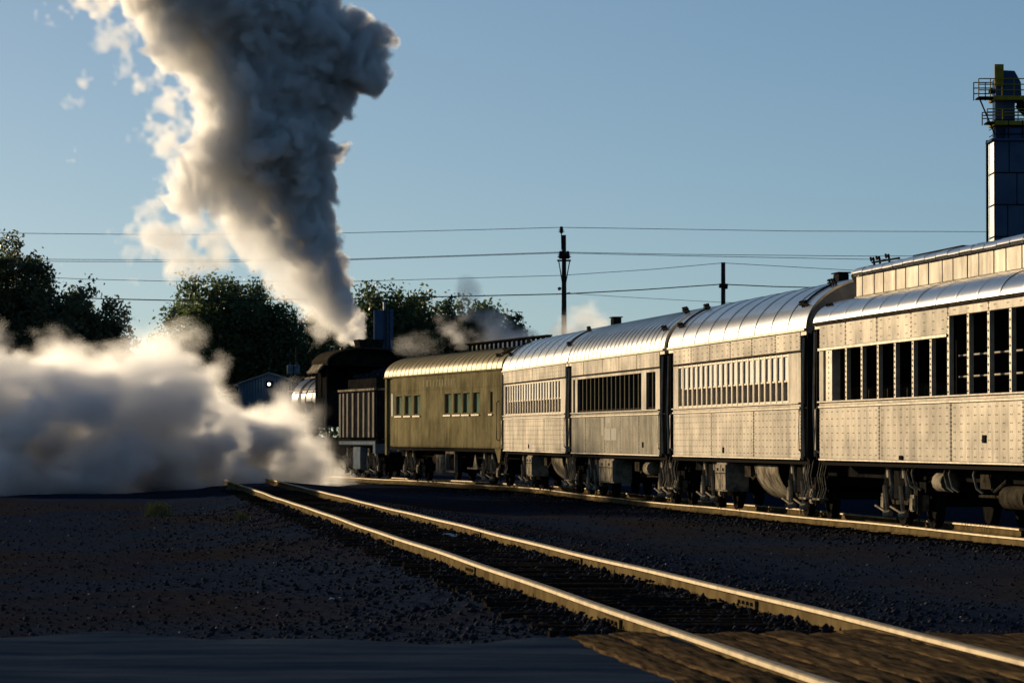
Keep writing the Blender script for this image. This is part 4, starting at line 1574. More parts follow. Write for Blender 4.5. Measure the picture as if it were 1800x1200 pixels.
MB().box(0.6, 11.4, -0.62, 0.62, 0.75, 1.55).build('engine_frame', 'soot', eng)
MB().box(11.2, 11.45, -1.4, 1.4, 0.9, 1.35).build('pilot_beam', 'engine', eng)
MB().prism([(11.45, 0.12), (12.5, 0.12), (11.45, 0.85)], 'y', -1.2, 1.2).build('pilot', 'engine', eng)
MB().tube([(11.1, 0, bz + 1.15), (11.4, 0, bz + 1.15), (11.45, 0, bz + 1.15)], [0.2, 0.24, 0.22], 14).build('headlamp', 'engine', eng, True)
MB().tube([(0.95, 1.56, 0.6), (0.95, 1.58, 2.0), (0.95, 1.56, 3.2)], 0.02, 5).build('handrail', 'gear_pale_sunlit', eng)
m = MB()
for z_ in (0.55, 1.0, 1.45):
    m.box(1.0, 1.7, 1.32, 1.55, z_, z_ + 0.04)
m.box(1.0, 1.04, 1.32, 1.36, 0.55, 1.95)
m.box(1.66, 1.7, 1.32, 1.36, 0.55, 1.95)
m.build('cab_steps', 'engine', eng)


# ------------------------------------------------------------------ far things: trees, shed, silo, poles, tower
def leaf_crown(name, lobes, n_leaf, size, m, parent, seed, sprig=0.0):
    """lobes: [(centre, radii)]; leaf faces spread over uneven clumps inside them."""
    r = np.random.default_rng(seed)
    vol = np.array([l[1][0] * l[1][1] * l[1][2] for l in lobes]) ** (2 / 3)
    vol /= vol.sum()
    P, T = [], []
    for (c_, rad), wgt in zip(lobes, vol):
        nl = int(n_leaf * wgt)
        ncl = max(10, nl // 70)
        d = r.normal(size=(ncl, 3))
        d /= np.linalg.norm(d, axis=1, keepdims=True)
        q = r.uniform(0.12, 1.06, (ncl, 1)) ** 0.6
        cl = np.array(c_) + d * q * np.array(rad)
        crad = r.uniform(0.10, 0.22, ncl) * np.mean(rad) + 0.18
        which = r.integers(0, ncl, nl)
        off = r.normal(size=(nl, 3)) * crad[which][:, None] * np.array([0.55, 0.55, 0.5])
        off[:, 2] += np.abs(r.normal(size=nl)) * 0.6 * sprig * (d[which, 2] > 0)
        P.append(cl[which] + off)
        T.append(np.clip(r.normal(0.4, 0.18, ncl)[which] + r.normal(0, 0.15, nl), 0, 1))
    P = np.concatenate(P)
    T = np.concatenate(T)
    n_ = len(P)
    a = r.normal(size=(n_, 3))
    a /= np.linalg.norm(a, axis=1, keepdims=True)
    b_ = np.cross(a, r.normal(size=(n_, 3)))
    b_ /= np.linalg.norm(b_, axis=1, keepdims=True)
    s1 = size * r.uniform(0.6, 1.4, (n_, 1))
    s2 = s1 * r.uniform(0.4, 0.7, (n_, 1))
    V = np.stack([P - a * s1, P + b_ * s2, P + a * s1, P - b_ * s2], 1).reshape(-1, 3)
    me = fast_mesh(name, V, np.arange(n_ * 4).reshape(-1, 4), m)
    at_ = me.attributes.new('tint', 'FLOAT', 'POINT')
    at_.data.foreach_set('value', np.repeat(T, 4).astype(np.float32))
    o = bpy.data.objects.new(name, me)
    C.objects.link(o)
    o.parent = parent
    return o


def tree(label, d, px, top, half, base_py, seed, n_leaf=9000, size=0.2, m='leaf', sprig=0.5, shape=None, group=None):
    k = d / F
    x = (px - 900) * k
    zt = HC + (YH - top - half * 0.16) * k
    zb = HC + (YH - base_py) * k
    rw_ = half * k
    root = empty('tree', (x, d, -0.4), 0, label, 'tree', group)
    r = random.Random(seed)
    tr = MB()
    hgt = zt + 0.4
    tr.tube([(0, 0, -0.1), (r.uniform(-.1, .1), 0.05, hgt * 0.2), (r.uniform(-.3, .3), 0, hgt * 0.45), (r.uniform(-.4, .4), 0, hgt * 0.8)], [hgt * 0.04, hgt * 0.032, hgt * 0.022, hgt * 0.006], 8)
    tr.build('trunk', 'bark', root, True)
    lobes = []
    zc_ = (zt + zb) / 2 + 0.4
    hz = (zt - zb) / 2
    n_ = 9
    for i in range(n_):
        a = 2 * math.pi * i / n_ + r.uniform(-0.3, 0.3)
        el = r.uniform(-0.75, 0.9)
        q = 0.56 * math.sqrt(max(0.05, 1 - (el * 0.85) ** 2))
        f_ = r.uniform(0.46, 0.62)
        lobes.append(((math.cos(a) * q * rw_, math.sin(a) * q * rw_, zc_ + el * hz * 0.58), (rw_ * f_, rw_ * f_, hz * f_ * 0.95)))
    lobes.append(((0, 0, zc_ + hz * 0.52), (rw_ * 0.44, rw_ * 0.44, hz * 0.46)))
    lobes.append(((0, 0, zc_ - hz * 0.15), (rw_ * 0.8, rw_ * 0.8, hz * 0.8)))
    for l in lobes[:-1]:
        br = MB()
        c_ = Vector(l[0])
        s0 = Vector((0, 0, max(hgt * 0.15, c_.z * 0.45)))
        mid = s0.lerp(c_, 0.5) + Vector((0, 0, 0.1 * hgt * r.uniform(-0.3, 0.6)))
        br.tube([s0, mid, c_], [hgt * 0.015, hgt * 0.010, hgt * 0.004], 6)
        br.build('branch', 'bark', root, True)
    leaf_crown('crown', lobes, n_leaf, size, m, root, seed, sprig)
    return root


TG = 'trees beyond the railway yard'
tree('big dark tree at the left edge of the picture behind the ground steam', 215, 40, 418, 120, 785, 11, 60000, 0.12, 'leaf_pale', 0.15, group=TG)
tree('lower pale-edged tree leaning out right of the big dark tree at the left edge', 212, 150, 505, 85, 785, 12, 26000, 0.12, 'leaf_pale', 0.15, group=TG)
tree('round dense tree left of the smoke plume, above the blue shed', 262, 425, 468, 150, 785, 13, 90000, 0.135, 'leaf', 0.45, group=TG)
tree('dark tree between the blue shed and the engine, under the plume', 266, 555, 545, 80, 785, 14, 36000, 0.135, 'leaf', 0.3, group=TG)
tree('tall dense tree right of the plume, behind the slim silo', 266, 665, 488, 104, 785, 15, 50000, 0.135, 'leaf', 0.5, group=TG)
tree('dense tree of the row, just right of the slim silo', 270, 738, 496, 98, 785, 16, 44000, 0.135, 'leaf', 0.5, group=TG)
tree('middle tree of the row behind the roof walk of the olive coach', 268, 805, 512, 92, 785, 17, 40000, 0.135, 'leaf', 0.45, group=TG)
tree('lower tree of the row behind the drifting steam above the olive coach', 270, 862, 522, 78, 785, 18, 34000, 0.135, 'leaf', 0.45, group=TG)
tree('thin-leaved tree at the right end of the row', 264, 910, 540, 48, 785, 19, 14000, 0.13, 'leaf_pale', 0.3, group=TG)

# slim silo in front of the trees
dS = 232
kS = dS / F
p = at(674.5, 545, dS)
silo = empty('silo', (p.x, p.y, -0.4), 0, 'slim metal silo rising behind the engine cab roof', 'silo')
h = p.z + 0.4
rS = 17.5 * kS
m = MB()
m.tube([(-rS * 0.45, 0, 0), (-rS * 0.45, 0, h)], rS * 0.58, 14)
m.build('column', 'silo', silo, True)
m = MB()
m.tube([(rS * 0.42, 0.1, 0), (rS * 0.42, 0.1, h + 0.05)], rS * 0.55, 14)
m.build('column', 'silo', silo, True)
m = MB()
for x_ in (rS * 0.25, rS * 0.6):
    m.tube([(x_, -rS * 0.68, 0.5), (x_, -rS * 0.68, h + 0.35)], 0.03, 4)
z_ = 0.8
while z_ < h + 0.2:
    m.box(rS * 0.25, rS * 0.6, -rS * 0.68 - 0.015, -rS * 0.68 + 0.015, z_, z_ + 0.03)
    z_ += 0.33
m.build('ladder', 'gear', silo)
MB().tube([(rS * 0.1, -0.1, h), (rS * 0.1, -0.1, h + 0.45)], 0.10, 8).build('vent', 'trim', silo)
for zf in (0.35, 0.6, 0.8, 0.95):
    MB().tube([(-rS * 0.45, 0, h * zf), (-rS * 0.45, 0, h * zf + 0.05)], rS * 0.6, 14).build('hoop', 'silo', silo)

# blue shed with a lit lamp in the gable
dB = 236
kB = dB / F
p = at(473, 656, dB)
shed = empty('shed', (p.x, p.y, -0.4), 0, 'blue corrugated metal shed with a lit gable lamp behind the steam', 'shed')
hw_ = 55 * kB
zr = p.z + 0.4
ze = HC + (YH - 676) * kB + 0.4
m = MB()
n_ = 44
v, f = [], []
for i in range(n_ + 1):
    x_ = -hw_ + 2 * hw_ * i / n_
    zt_ = ze + (zr - ze) * (1 - abs(x_) / hw_) - 0.02
    y_ = -0.03 if i % 2 else 0.02
    v += [(x_, y_, 0), (x_, y_, zt_)]
for i in range(n_):
    f.append((i * 2, i * 2 + 2, i * 2 + 3, i * 2 + 1))
m.add(v, f)
m.build('front_wall', 'shed', shed)
m = MB()
m.box(-hw_, -hw_ + 0.05, 0.03, 9, 0, ze - 0.03)
m.box(hw_ - 0.05, hw_, 0.03, 9, 0, ze - 0.03)
m.box(-hw_ + 0.06, hw_ - 0.06, 8.9, 9, 0, ze - 0.03)
m.build('wall', 'shed', shed)
for s_ in (-1, 1):
    m = MB()
    q = [(0, zr), (s_ * (hw_ + 0.2), ze - 0.04), (s_ * (hw_ + 0.2), ze + 0.03), (0, zr + 0.07)]
    m.prism(q if s_ > 0 else q[::-1], 'y', -0.25, 9.2)
    m.build('roof', 'roof_lit_side', shed)
MB().box(-1.05, 0.45, -0.09, -0.05, 0, 2.9).build('door', 'shed', shed)
MB().box(-1.2, 0.6, -0.10, -0.04, 2.92, 3.05).build('door_track', 'black', shed)
MB().box(-0.18, 0.22, -0.07, -0.04, zr - 0.85, zr - 0.45).build('gable_vent', 'black', shed)
lamp_m, t_, b_ = new_mat('lit lamp glass')
b_.inputs['Emission Color'].default_value = (1, 0.98, 0.92, 1)
b_.inputs['Emission Strength'].default_value = 6
M['lamp'] = lamp_m
lz = HC + (YH - 675) * kB + 0.4
MB().tube([(0.02, -0.30, lz), (0.02, -0.22, lz)], 0.085, 10).build('lamp', 'lamp', shed)
MB().tube([(0.02, -0.21, lz), (0.02, -0.04, lz)], 0.11, 10).build('lamp_housing', 'black', shed)


# utility poles
def pole(label, px, d, top_py, r0, r1, pale_from=None):
    k = d / F
    x = (px - 900) * k
    zt = HC + (YH - top_py) * k
    root = empty('utility_pole', (x, d, -0.4), 0, label, 'utility pole')
    MB().tube([(0, 0, 0), (0, 0, (zt + 0.4) * 0.5), (0, 0, zt + 0.4)], [r0, (r0 + r1) / 2, r1], 10).build('post', 'pole', root, True)
    return root, k, zt + 0.4


def insulator(root, x, z, s_=1.0, y=0.0):
    m = MB()
    pts = [(x, y, z), (x, y, z + 0.08 * s_), (x, y, z + 0.10 * s_), (x, y, z + 0.2 * s_), (x, y, z + 0.22 * s_), (x, y, z + 0.32 * s_), (x, y, z + 0.34 * s_), (x, y, z + 0.5 * s_)]
    m.tube(pts, [0.10 * s_, 0.12 * s_, 0.24 * s_, 0.10 * s_, 0.2 * s_, 0.09 * s_, 0.14 * s_, 0.07 * s_], 8)
    return m.build('insulator', 'black', root, True)


P1D = 216
pr, k1, h1 = pole('tall utility pole with stacked insulators and side braces, left of the two', 991.5, P1D, 413, 0.20, 0.115)
MB().tube([(-0.12, 0, h1 - 0.8), (-0.14, 0, h1 + 0.12)], 0.035, 6).build('pin', 'black', pr)
insulator(pr, -0.14, h1 + 0.10, 0.75)
zi = HC + (YH - 455) * k1 + 0.4
for x_ in (-0.18, 0.20):
    insulator(pr, x_, zi, 0.85, -0.12)
za = HC + (YH - 458) * k1 + 0.4
MB().box(-0.34, 0.36, -0.16, -0.10, za - 0.05, za + 0.05).build('crossarm', 'black', pr)
zb_ = HC + (YH - 496) * k1 + 0.4
for s_ in (-1, 1):
    MB().tube([(s_ * 0.30 + 0.01, -0.14, za), (s_ * 0.10, -0.14, zb_)], 0.03, 5).build('brace', 'black', pr)
    MB().tube([(s_ * 0.32, -0.22, za), (s_ * 0.32, 0.05, za)], 0.06, 8).build('spool', 'gear_pale_sunlit', pr)
zl = HC + (YH - 507) * k1 + 0.4
MB().tube([(-0.26, -0.25, zl - 0.02), (-0.2, -0.1, zl)], [0.10, 0.07], 10).build('lamp_globe', 'gear_pale_sunlit', pr, True)
MB().tube([(0.14, -0.14, HC + (YH - 516) * k1 + 0.4), (0.34, -0.14, HC + (YH - 515) * k1 + 0.4)], 0.05, 6).build('clamp', 'black', pr)

P2D = 228
pr2, k2, h2 = pole('short bare utility pole above the roof of the glaring silver coach', 1271.5, P2D, 461, 0.16, 0.125)
z2 = HC + (YH - 503) * k2 + 0.4
m = MB()
m.tube([(-0.2, -0.15, z2 - 0.1), (-0.15, -0.15, z2 + 0.15)], 0.08, 6)
m.tube([(0.16, -0.15, z2 - 0.16), (0.2, -0.15, z2 + 0.14)], 0.09, 6)
m.box(-0.25, 0.25, -0.16, -0.10, z2 - 0.05, z2 + 0.04)
m.build('insulator', 'black', pr2)

# pole-mounted transformers beside the shed
tr_ = empty('transformer_pole', at(520, 640, 240) * 1, 0, 'thin pole carrying two grey transformer cans right above the blue shed', 'utility pole')
tr_.location.z = -0.4
zt_ = at(516, 657, 240).z + 0.4
MB().tube([(0.05, 0, 0), (0.05, 0, zt_ + 1.6)], 0.07, 8).build('post', 'pole', tr_)
for x_ in (-0.33, 0.08):
    m = MB()
    m.tube([(x_, -0.22, zt_), (x_, -0.22, zt_ + 0.50), (x_, -0.22, zt_ + 0.55)], [0.19, 0.19, 0.12], 12)
    m.tube([(x_, -0.22, zt_ + 0.55), (x_, -0.22, zt_ + 0.72)], 0.04, 6)
    m.build('transformer', 'can', tr_, True)
MB().box(-0.55, 0.4, -0.06, -0.02, zt_ + 1.2, zt_ + 1.27).build('crossarm', 'pole', tr_)


# overhead wires (picture points, depth) sagging between their supports
def wire(label, pts, r=0.016):
    P = []
    for (x, y, d) in pts:
        P.append(at(x, y, d))
    out = [P[0]]
    for a, b_ in zip(P[:-1], P[1:]):
        for i in range(1, 9):
            out.append(a.lerp(b_, i / 8))
    # through-smoothing keeps the drawn sag without kinks
    o = MB().tube(out, r, 5).build('overhead_wire', 'wire')
    tag(o, label, 'wire', 'overhead wires')
    return o


wire('topmost overhead wire, over the tip of the tall pole', [(-150, 407, 216), (0, 409.5, 216), (300, 412.5, 216), (600, 409.5, 216), (860, 403, 216), (985, 399.5, 216), (1150, 402, 217), (1400, 406, 219), (1735, 407, 222), (1950, 405, 224)])
wire('upper of the close pair of wires at the tall pole insulators', [(-150, 453, 217), (130, 456, 217), (400, 457, 217), (620, 455, 217), (985, 443, 216), (1200, 447, 217), (1520, 450, 219), (1900, 449, 222)])
wire('lower of the close pair of wires at the tall pole insulators', [(-150, 457, 215), (130, 459.5, 215), (400, 460, 215), (620, 456.5, 215), (985, 444.5, 216), (1200, 449.5, 215), (1520, 455.5, 217), (1900, 456, 220)])
wire('thin wire from the top of the short pole, passing behind the tall pole', [(-150, 478, 224), (150, 490.5, 224), (310, 494.5, 224), (620, 494.5, 224), (985, 484, 225), (1150, 473, 227), (1271, 462, 228), (1500, 475, 228), (1800, 488, 228)])
wire('thick cable clamped low on both poles', [(-150, 510, 217), (0, 517, 217), (180, 525, 217), (310, 528, 217), (620, 525, 217), (880, 519, 216.5), (993, 516.5, 216), (1130, 509, 222), (1268, 499.5, 228), (1360, 503.5, 229), (1700, 512, 230)], 0.03)
wire('slack thin wire falling right from the low clamp of the tall pole', [(1000, 515.5, 216), (1100, 522, 218), (1265, 531, 222), (1500, 538, 226)], 0.012)

# ------------------------------------------------------------------ grain tower at the right edge
dT = 172
kT = dT / F
xT = (1745 - 900) * kT + 2.4
tower = empty('grain_tower', (xT, dT, -0.4), 0, 'dark blue sheet metal grain bin with yellow railed platforms at the right edge', 'grain tower')
TW, TD = 2.4, 0.95                       # half width, half depth


def tz_(py):
    return HC + (YH - py) * kT + 0.4


ZTOP = tz_(250)
MB().box(-TW, TW, -TD, TD, 0, ZTOP).build('shell', 'black', tower)
# flat sheets in courses with open joints
hc = (tz_(250) - tz_(306))
z = ZTOP
row = 0
while z > 1.5:
    z0 = z - hc
    xs_ = [-TW]
    x = -TW + (0.62, 0.95, 0.55)[row % 3]
    while x < TW - 0.3:
        xs_.append(x)
        x += (0.72, 1.08)[len(xs_) % 2]
    xs_.append(TW)
    for x0, x1 in zip(xs_[:-1], xs_[1:]):
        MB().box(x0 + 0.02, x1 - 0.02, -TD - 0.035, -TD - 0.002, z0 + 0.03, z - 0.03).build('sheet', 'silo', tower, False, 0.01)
    MB().box(-TW - 0.035, -TW - 0.002, -TD, TD, z0 + 0.03, z - 0.03).build('sheet', 'roof_lit_side', tower, False, 0.01)  # paler sheets on this side paint in its sunlit strip
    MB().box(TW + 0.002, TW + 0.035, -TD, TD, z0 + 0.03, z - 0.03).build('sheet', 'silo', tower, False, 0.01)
    z = z0
    row += 1
m = MB()
m.box(-TW - 0.15, TW + 0.15, -TD - 0.15, TD + 0.15, ZTOP + 0.002, ZTOP + 0.10)
m.build('roof', 'silo_blue', tower)
MB().tube([(-TW - 0.12, TD - 0.2, 0.3), (-TW - 0.12, TD - 0.2, ZTOP + 0.15)], 0.06, 6).build('downpipe', 'black', tower)


def tx(px):
    return (px - 900) * kT - xT


# elevator leg housing and head
xl0, xl1 = tx(1748.5), tx(1783)
m = MB()
m.box(xl0, xl1, -0.5, 0.5, ZTOP + 0.1, tz_(172))
leg = m.build('elevator_leg', 'silo_blue', tower)
m = MB()
m.prism([(tx(1749), tz_(172)), (tx(1794), tz_(169)), (tx(1793), tz_(146)), (tx(1782), tz_(126)), (tx(1761), tz_(125)), (tx(1749), tz_(140))], 'y', -0.62, 0.62)
m.build('elevator_head', 'silo_blue', tower)
MB().box(tx(1746.5), tx(1762), -0.80, -0.64, tz_(153), tz_(115)).build('sign_board', 'yellow', tower)
MB().box(tx(1740.5), tx(1749), -0.3, 0.3, tz_(163), tz_(156)).build('motor', 'black', tower)


def platform(px0, px1, py, railpx, rail_top, m_='yellow'):
    z_ = tz_(py)
    d_ = MB()
    d_.box(tx(px0), tx(px1), -0.95, 0.95, z_ - 0.12, z_ + 0.06)
    pf = d_.build('platform', m_, tower)
    d_ = MB()
    d_.box(tx(railpx), tx(px0) - 0.002, -0.9, 0.4, z_ - 0.03, z_ + 0.03)
    d_.build('catwalk', 'black', tower)
    zr_ = tz_(rail_top)
    for y_ in (-0.93, 0.93):
        rl = MB()
        for q in (0.0, 0.5, 1.0):
            zz_ = z_ + 0.3 + (zr_ - z_ - 0.3) * q
            rl.tube([(tx(railpx), y_, zz_), (tx(px1), y_, zz_)], 0.025, 5)
        n_ = 4
        for i in range(n_ + 1):
            xx_ = tx(railpx) + (tx(px1) - tx(railpx)) * i / n_
            rl.tube([(xx_, y_, z_), (xx_, y_, zr_)], 0.025, 5)
        rl.build('guard_rail', 'yellow' if y_ < 0 else 'black', tower)
    return pf


platform(1744, 1800, 173, 1717.5, 141)
platform(1744, 1840, 217, 1732.5, 194)
MB().tube([(tx(1718), -0.93, tz_(174)), (tx(1745), -0.93, tz_(238))], 0.035, 5).build('brace', 'black', tower)
rl = MB()
for q in (0.3, 0.6, 0.9):
    rl.tube([(-TW, TD, ZTOP + q), (-TW, -TD, ZTOP + q), (TW, -TD, ZTOP + q)], 0.022, 5)
for i in range(9):
    x = -TW + 2 * TW * i / 8
    rl.tube([(x, -TD, ZTOP + 0.1), (x, -TD, ZTOP + 0.9)], 0.022, 5)
rl.build('guard_rail', 'black', tower)
MB().box(tx(1790), tx(1830), -0.3, 0.3, tz_(188), tz_(178)).build('spout', 'black', tower)
MB().tube([(tx(1790), 0, tz_(183)), (tx(1835), 0, tz_(236))], 0.14, 8).build('spout', 'black', tower)
m = MB()
for px_ in (1806, 1816):
    m.tube([(tx(px_), -0.2, tz_(236)), (tx(px_), -0.2, tz_(190))], 0.05, 6)
m.build('support', 'black', tower)
MB().box(tx(1765), tx(1800), -0.9, -0.55, ZTOP + 0.102, ZTOP + 0.6).build('hatch_box', 'silo_blue', tower)

# ------------------------------------------------------------------ unseen building added to shade the asphalt apron
shade_building = empty('unseen_shade_building', (-43.3, 64.9, -0.5), R(-12), 'unseen brick building added off to the left to shade the asphalt', 'building')
bw = mat('depot brick', (0.22, 0.11, 0.07), (0.16, 0.085, 0.06), rough=0.85, scale=4)
M['brick'] = bw
MB().box(-9, 7.0, -6, 6, 0, 6.4).build('wall', 'brick', shade_building)
dr = MB()
dr.prism([(-7, 6.35), (7, 6.35), (0, 9.6)], 'x', -9.6, 7.6)
dr = dr.build('roof', 'roof_lit_side', shade_building)
MB().box(-3.4, -2.5, -1.5, -0.7, 8.0, 10.4).build('chimney', 'brick', dr)
for x_ in (-6.5, -3.5, 2.5, 5.0):
    w_ = MB().box(x_ - 0.6, x_ + 0.6, -6.06, -5.9, 1.2, 3.2).build('window', 'trim', shade_building)
    MB().box(x_ - 0.52, x_ + 0.52, -6.07, -6.061, 1.28, 3.12).build('pane', 'dark_glass', w_)
dd_ = MB().box(-0.9, 0.6, -6.06, -5.9, 0, 2.6).build('door', 'olive', shade_building)
MB().tube([(0.4, -6.12, 1.2), (0.4, -6.06, 1.2)], 0.05, 8).build('handle', 'gear', dd_)

# ------------------------------------------------------------------ loose stones, weeds
r = np.random.default_rng(21)


def stones(name, n_, sampler, smin, smax, m, parent_kind='stuff', sink=0.25, lift=0.0):
    base = np.array([(1, 0, 0), (0, 1, 0), (-1, 0, 0), (0, -1, 0), (0, 0, 1), (0, 0, -1)], float)
    tri = np.array([(0, 1, 4), (1, 2, 4), (2, 3, 4), (3, 0, 4), (1, 0, 5), (2, 1, 5), (3, 2, 5), (0, 3, 5)])
    XY = sampler(n_)
    n_ = len(XY)
    S = smin + (smax - smin) * r.uniform(0, 1, n_) ** 2.5
    Z = np.array([ground_z(x, y) for x, y in XY]) + S * (0.6 - sink) + lift * r.uniform(0, 1, n_) ** 2
    A = r.uniform(0, 2 * math.pi, n_)
    V = base[None] * r.uniform(0.65, 1.25, (n_, 6, 1)) * S[:, None, None]
    V = V + r.normal(0, 0.15, V.shape) * S[:, None, None]
    V[:, :, 2] *= 0.75
    ca, sa = np.cos(A)[:, None], np.sin(A)[:, None]
    X = V[:, :, 0] * ca - V[:, :, 1] * sa + XY[:, 0:1]
    Y = V[:, :, 0] * sa + V[:, :, 1] * ca + XY[:, 1:2]
    V = np.stack([X, Y, V[:, :, 2] + Z[:, None]], -1).reshape(-1, 3)
    Ft = (np.arange(n_)[:, None, None] * 6 + tri[None]).reshape(-1, 3)
    o = bpy.data.objects.new(name, fast_mesh(name, V, Ft, m))
    C.objects.link(o)
    o['kind'] = 'stuff'
    return o


def samp_near(n_):
    t_ = 28 + 62 * r.uniform(0, 1, n_) ** 1.4
    s_ = r.normal(0, 1.5, n_)
    s_ = np.where(r.uniform(0, 1, n_) < 0.35, np.sign(s_) * 0.752 + r.normal(0, 0.16, n_), s_)
    x = NT_O.x + NT_U.x * t_ + NT_R.x * s_
    y = NT_O.y + NT_U.y * t_ + NT_R.y * s_
    return np.stack([x, y], 1)


def samp_rail(n_):
    t_ = 27.5 + 60 * r.uniform(0, 1, n_) ** 1.3
    s_ = np.where(r.uniform(0, 1, n_) < 0.5, -0.752, 0.752) + np.where(r.uniform(0, 1, n_) < 0.8, -1, 1) * (0.075 + np.abs(r.normal(0, 0.10, n_)))
    clump = np.sin(t_ * 5.3) + np.sin(t_ * 2.1 + 1) + r.normal(0, 0.6, n_) > -0.2
    x = NT_O.x + NT_U.x * t_ + NT_R.x * s_
    y = NT_O.y + NT_U.y * t_ + NT_R.y * s_
    return np.stack([x, y], 1)[clump]


def samp_train(n_):
    i = r.integers(8, 44, n_)
    f_ = r.uniform(0, 1, n_)
    P = np.array([(p.x, p.y) for p in TR_C])
    q = P[i] * (1 - f_[:, None]) + P[i + 1] * f_[:, None]
    q[:, 0] += -r.gamma(2.0, 0.45, n_) - 0.55
    return q


def samp_yard(n_):
    y = 28 + 70 * r.uniform(0, 1, n_) ** 1.6
    x = (r.uniform(-0.15, 1.1, n_) * 1800 - 900) / F * y
    return np.stack([x, y], 1)


o = stones('gravel', 15000, samp_near, 0.014, 0.045, 'stone')
tag(o, 'dark loose ballast stones strewn along the near track', 'gravel')
o = stones('gravel', 7000, samp_rail, 0.016, 0.045, 'stone', lift=0.075)
tag(o, 'dark stones heaped against the foot of the near rails', 'gravel')
o = stones('gravel', 6000, samp_train, 0.016, 0.055, 'stone')
tag(o, 'dark loose stones heaped along the foot of the rail beside the train', 'gravel')
o = stones('gravel', 16000, samp_yard, 0.010, 0.03, 'stone')
tag(o, 'scattered small stones over the cinder yard', 'gravel')


M['glint_stone'] = mat('pebble pale for glint', (0.30, 0.28, 0.25), (0.16, 0.15, 0.14), rough=0.4, scale=9)  # pale colour stands in for sun glints on the cinders
o = stones('gravel', 500, samp_yard, 0.006, 0.022, 'glint_stone', sink=0.1)
tag(o, 'few pebbles coloured pale as painted glints among the dark cinders', 'gravel')


def tuft(label, px, py, wpx, hpx, n_, seed):
    rr = random.Random(seed)
    d = F * (HC + 0.33) / (py - YH)
    k = d / F
    x0 = (px - 900) * k
    z0 = ground_z(x0, d)
    m = MB()
    for i in range(n_):
        x = rr.gauss(0, wpx * k * 0.22)
        y = rr.gauss(0, wpx * k * 0.22)
        h_ = hpx * k * rr.uniform(0.4, 1.0)
        a = rr.uniform(0, 6.28)
        l_ = h_ * rr.uniform(0.1, 0.6)
        q = Vector((math.cos(a), math.sin(a), 0))
        sd_ = Vector((-math.sin(a), math.cos(a), 0)) * 0.012
        p0 = Vector((x, y, -0.03))
        p1 = p0 + q * l_ * 0.4 + Vector((0, 0, h_ * 0.6))
        p2 = p0 + q * l_ + Vector((0, 0, h_))
        m.add([p0 - sd_, p0 + sd_, p1 + sd_ * 0.8, p1 - sd_ * 0.8, p2], [(0, 1, 2, 3), (3, 2, 4)])
    o_ = m.build('weed_tuft', 'grass')
    o_.location = (x0, d, z0)
    tag(o_, label, 'weed')
    return o_


tuft('bushy green weed alone on the cinders left of the near track', 278, 905, 50, 32, 260, 1)
tuft('small dry weed just left of the near rail', 425, 920, 22, 22, 90, 2)
tuft('low dry weed patch left of the dry weed by the near rail', 402, 926, 20, 9, 60, 3)
tuft('faint green weed at the end of the near rail by the steam', 408, 870, 22, 13, 60, 4)

for label, px, py, sz in (('crumpled white scrap of paper between the near rails', 790, 946, 0.10), ('tiny pale scrap lying on the cinders left of the near track', 590, 1033, 0.06)):
    d = F * (HC + 0.16) / (py - YH)
    m = MB()
    rr = random.Random(px)
    n_ = 5
    v = [(sz * (i / (n_ - 1) - 0.5) * 2 + rr.uniform(-0.2, 0.2) * sz, sz * (j / (n_ - 1) - 0.5) * 1.2, rr.uniform(0, 0.5) * sz) for j in range(n_) for i in range(n_)]
    f = [(j * n_ + i, j * n_ + i + 1, (j + 1) * n_ + i + 1, (j + 1) * n_ + i) for j in range(n_ - 1) for i in range(n_ - 1)]
    m.add(v, f)
    o = m.build('paper_scrap', 'blind')
    x_ = (px - 900) * d / F
    o.location = (x_, d, max(ground_z(x_, d) + 0.01, -0.13 if px > 700 else -9))
    tag(o, label, 'litter')

# ------------------------------------------------------------------ smoke and steam (volumes)
def smoke_mat(name, col, density, aniso, heavy=None):
    m = bpy.data.materials.new(name)
    m.use_nodes = True
    t = m.node_tree
    t.nodes.clear()
    out = t.nodes.new('ShaderNodeOutputMaterial')
    pv = t.nodes.new('ShaderNodeVolumePrincipled')
    pv.inputs['Color'].default_value = (*col, 1)
    pv.inputs['Density'].default_value = density
    pv.inputs['Anisotropy'].default_value = aniso
    if heavy:
        # thick coal smoke is greyer than thin steam; its tone also deepens the shaded core
        vi = t.nodes.new('ShaderNodeVolumeInfo')
        cr = t.nodes.new('ShaderNodeValToRGB')
        cr.color_ramp.elements[0].position = 0.45
        cr.color_ramp.elements[0].color = (*col, 1)
        cr.color_ramp.elements[1].position = 0.95
        cr.color_ramp.elements[1].color = (*heavy, 1)
        t.links.new(vi.outputs['Density'], cr.inputs[0])
        t.links.new(cr.outputs[0], pv.inputs['Color'])
    t.links.new(pv.outputs[0], out.inputs['Volume'])
    return m


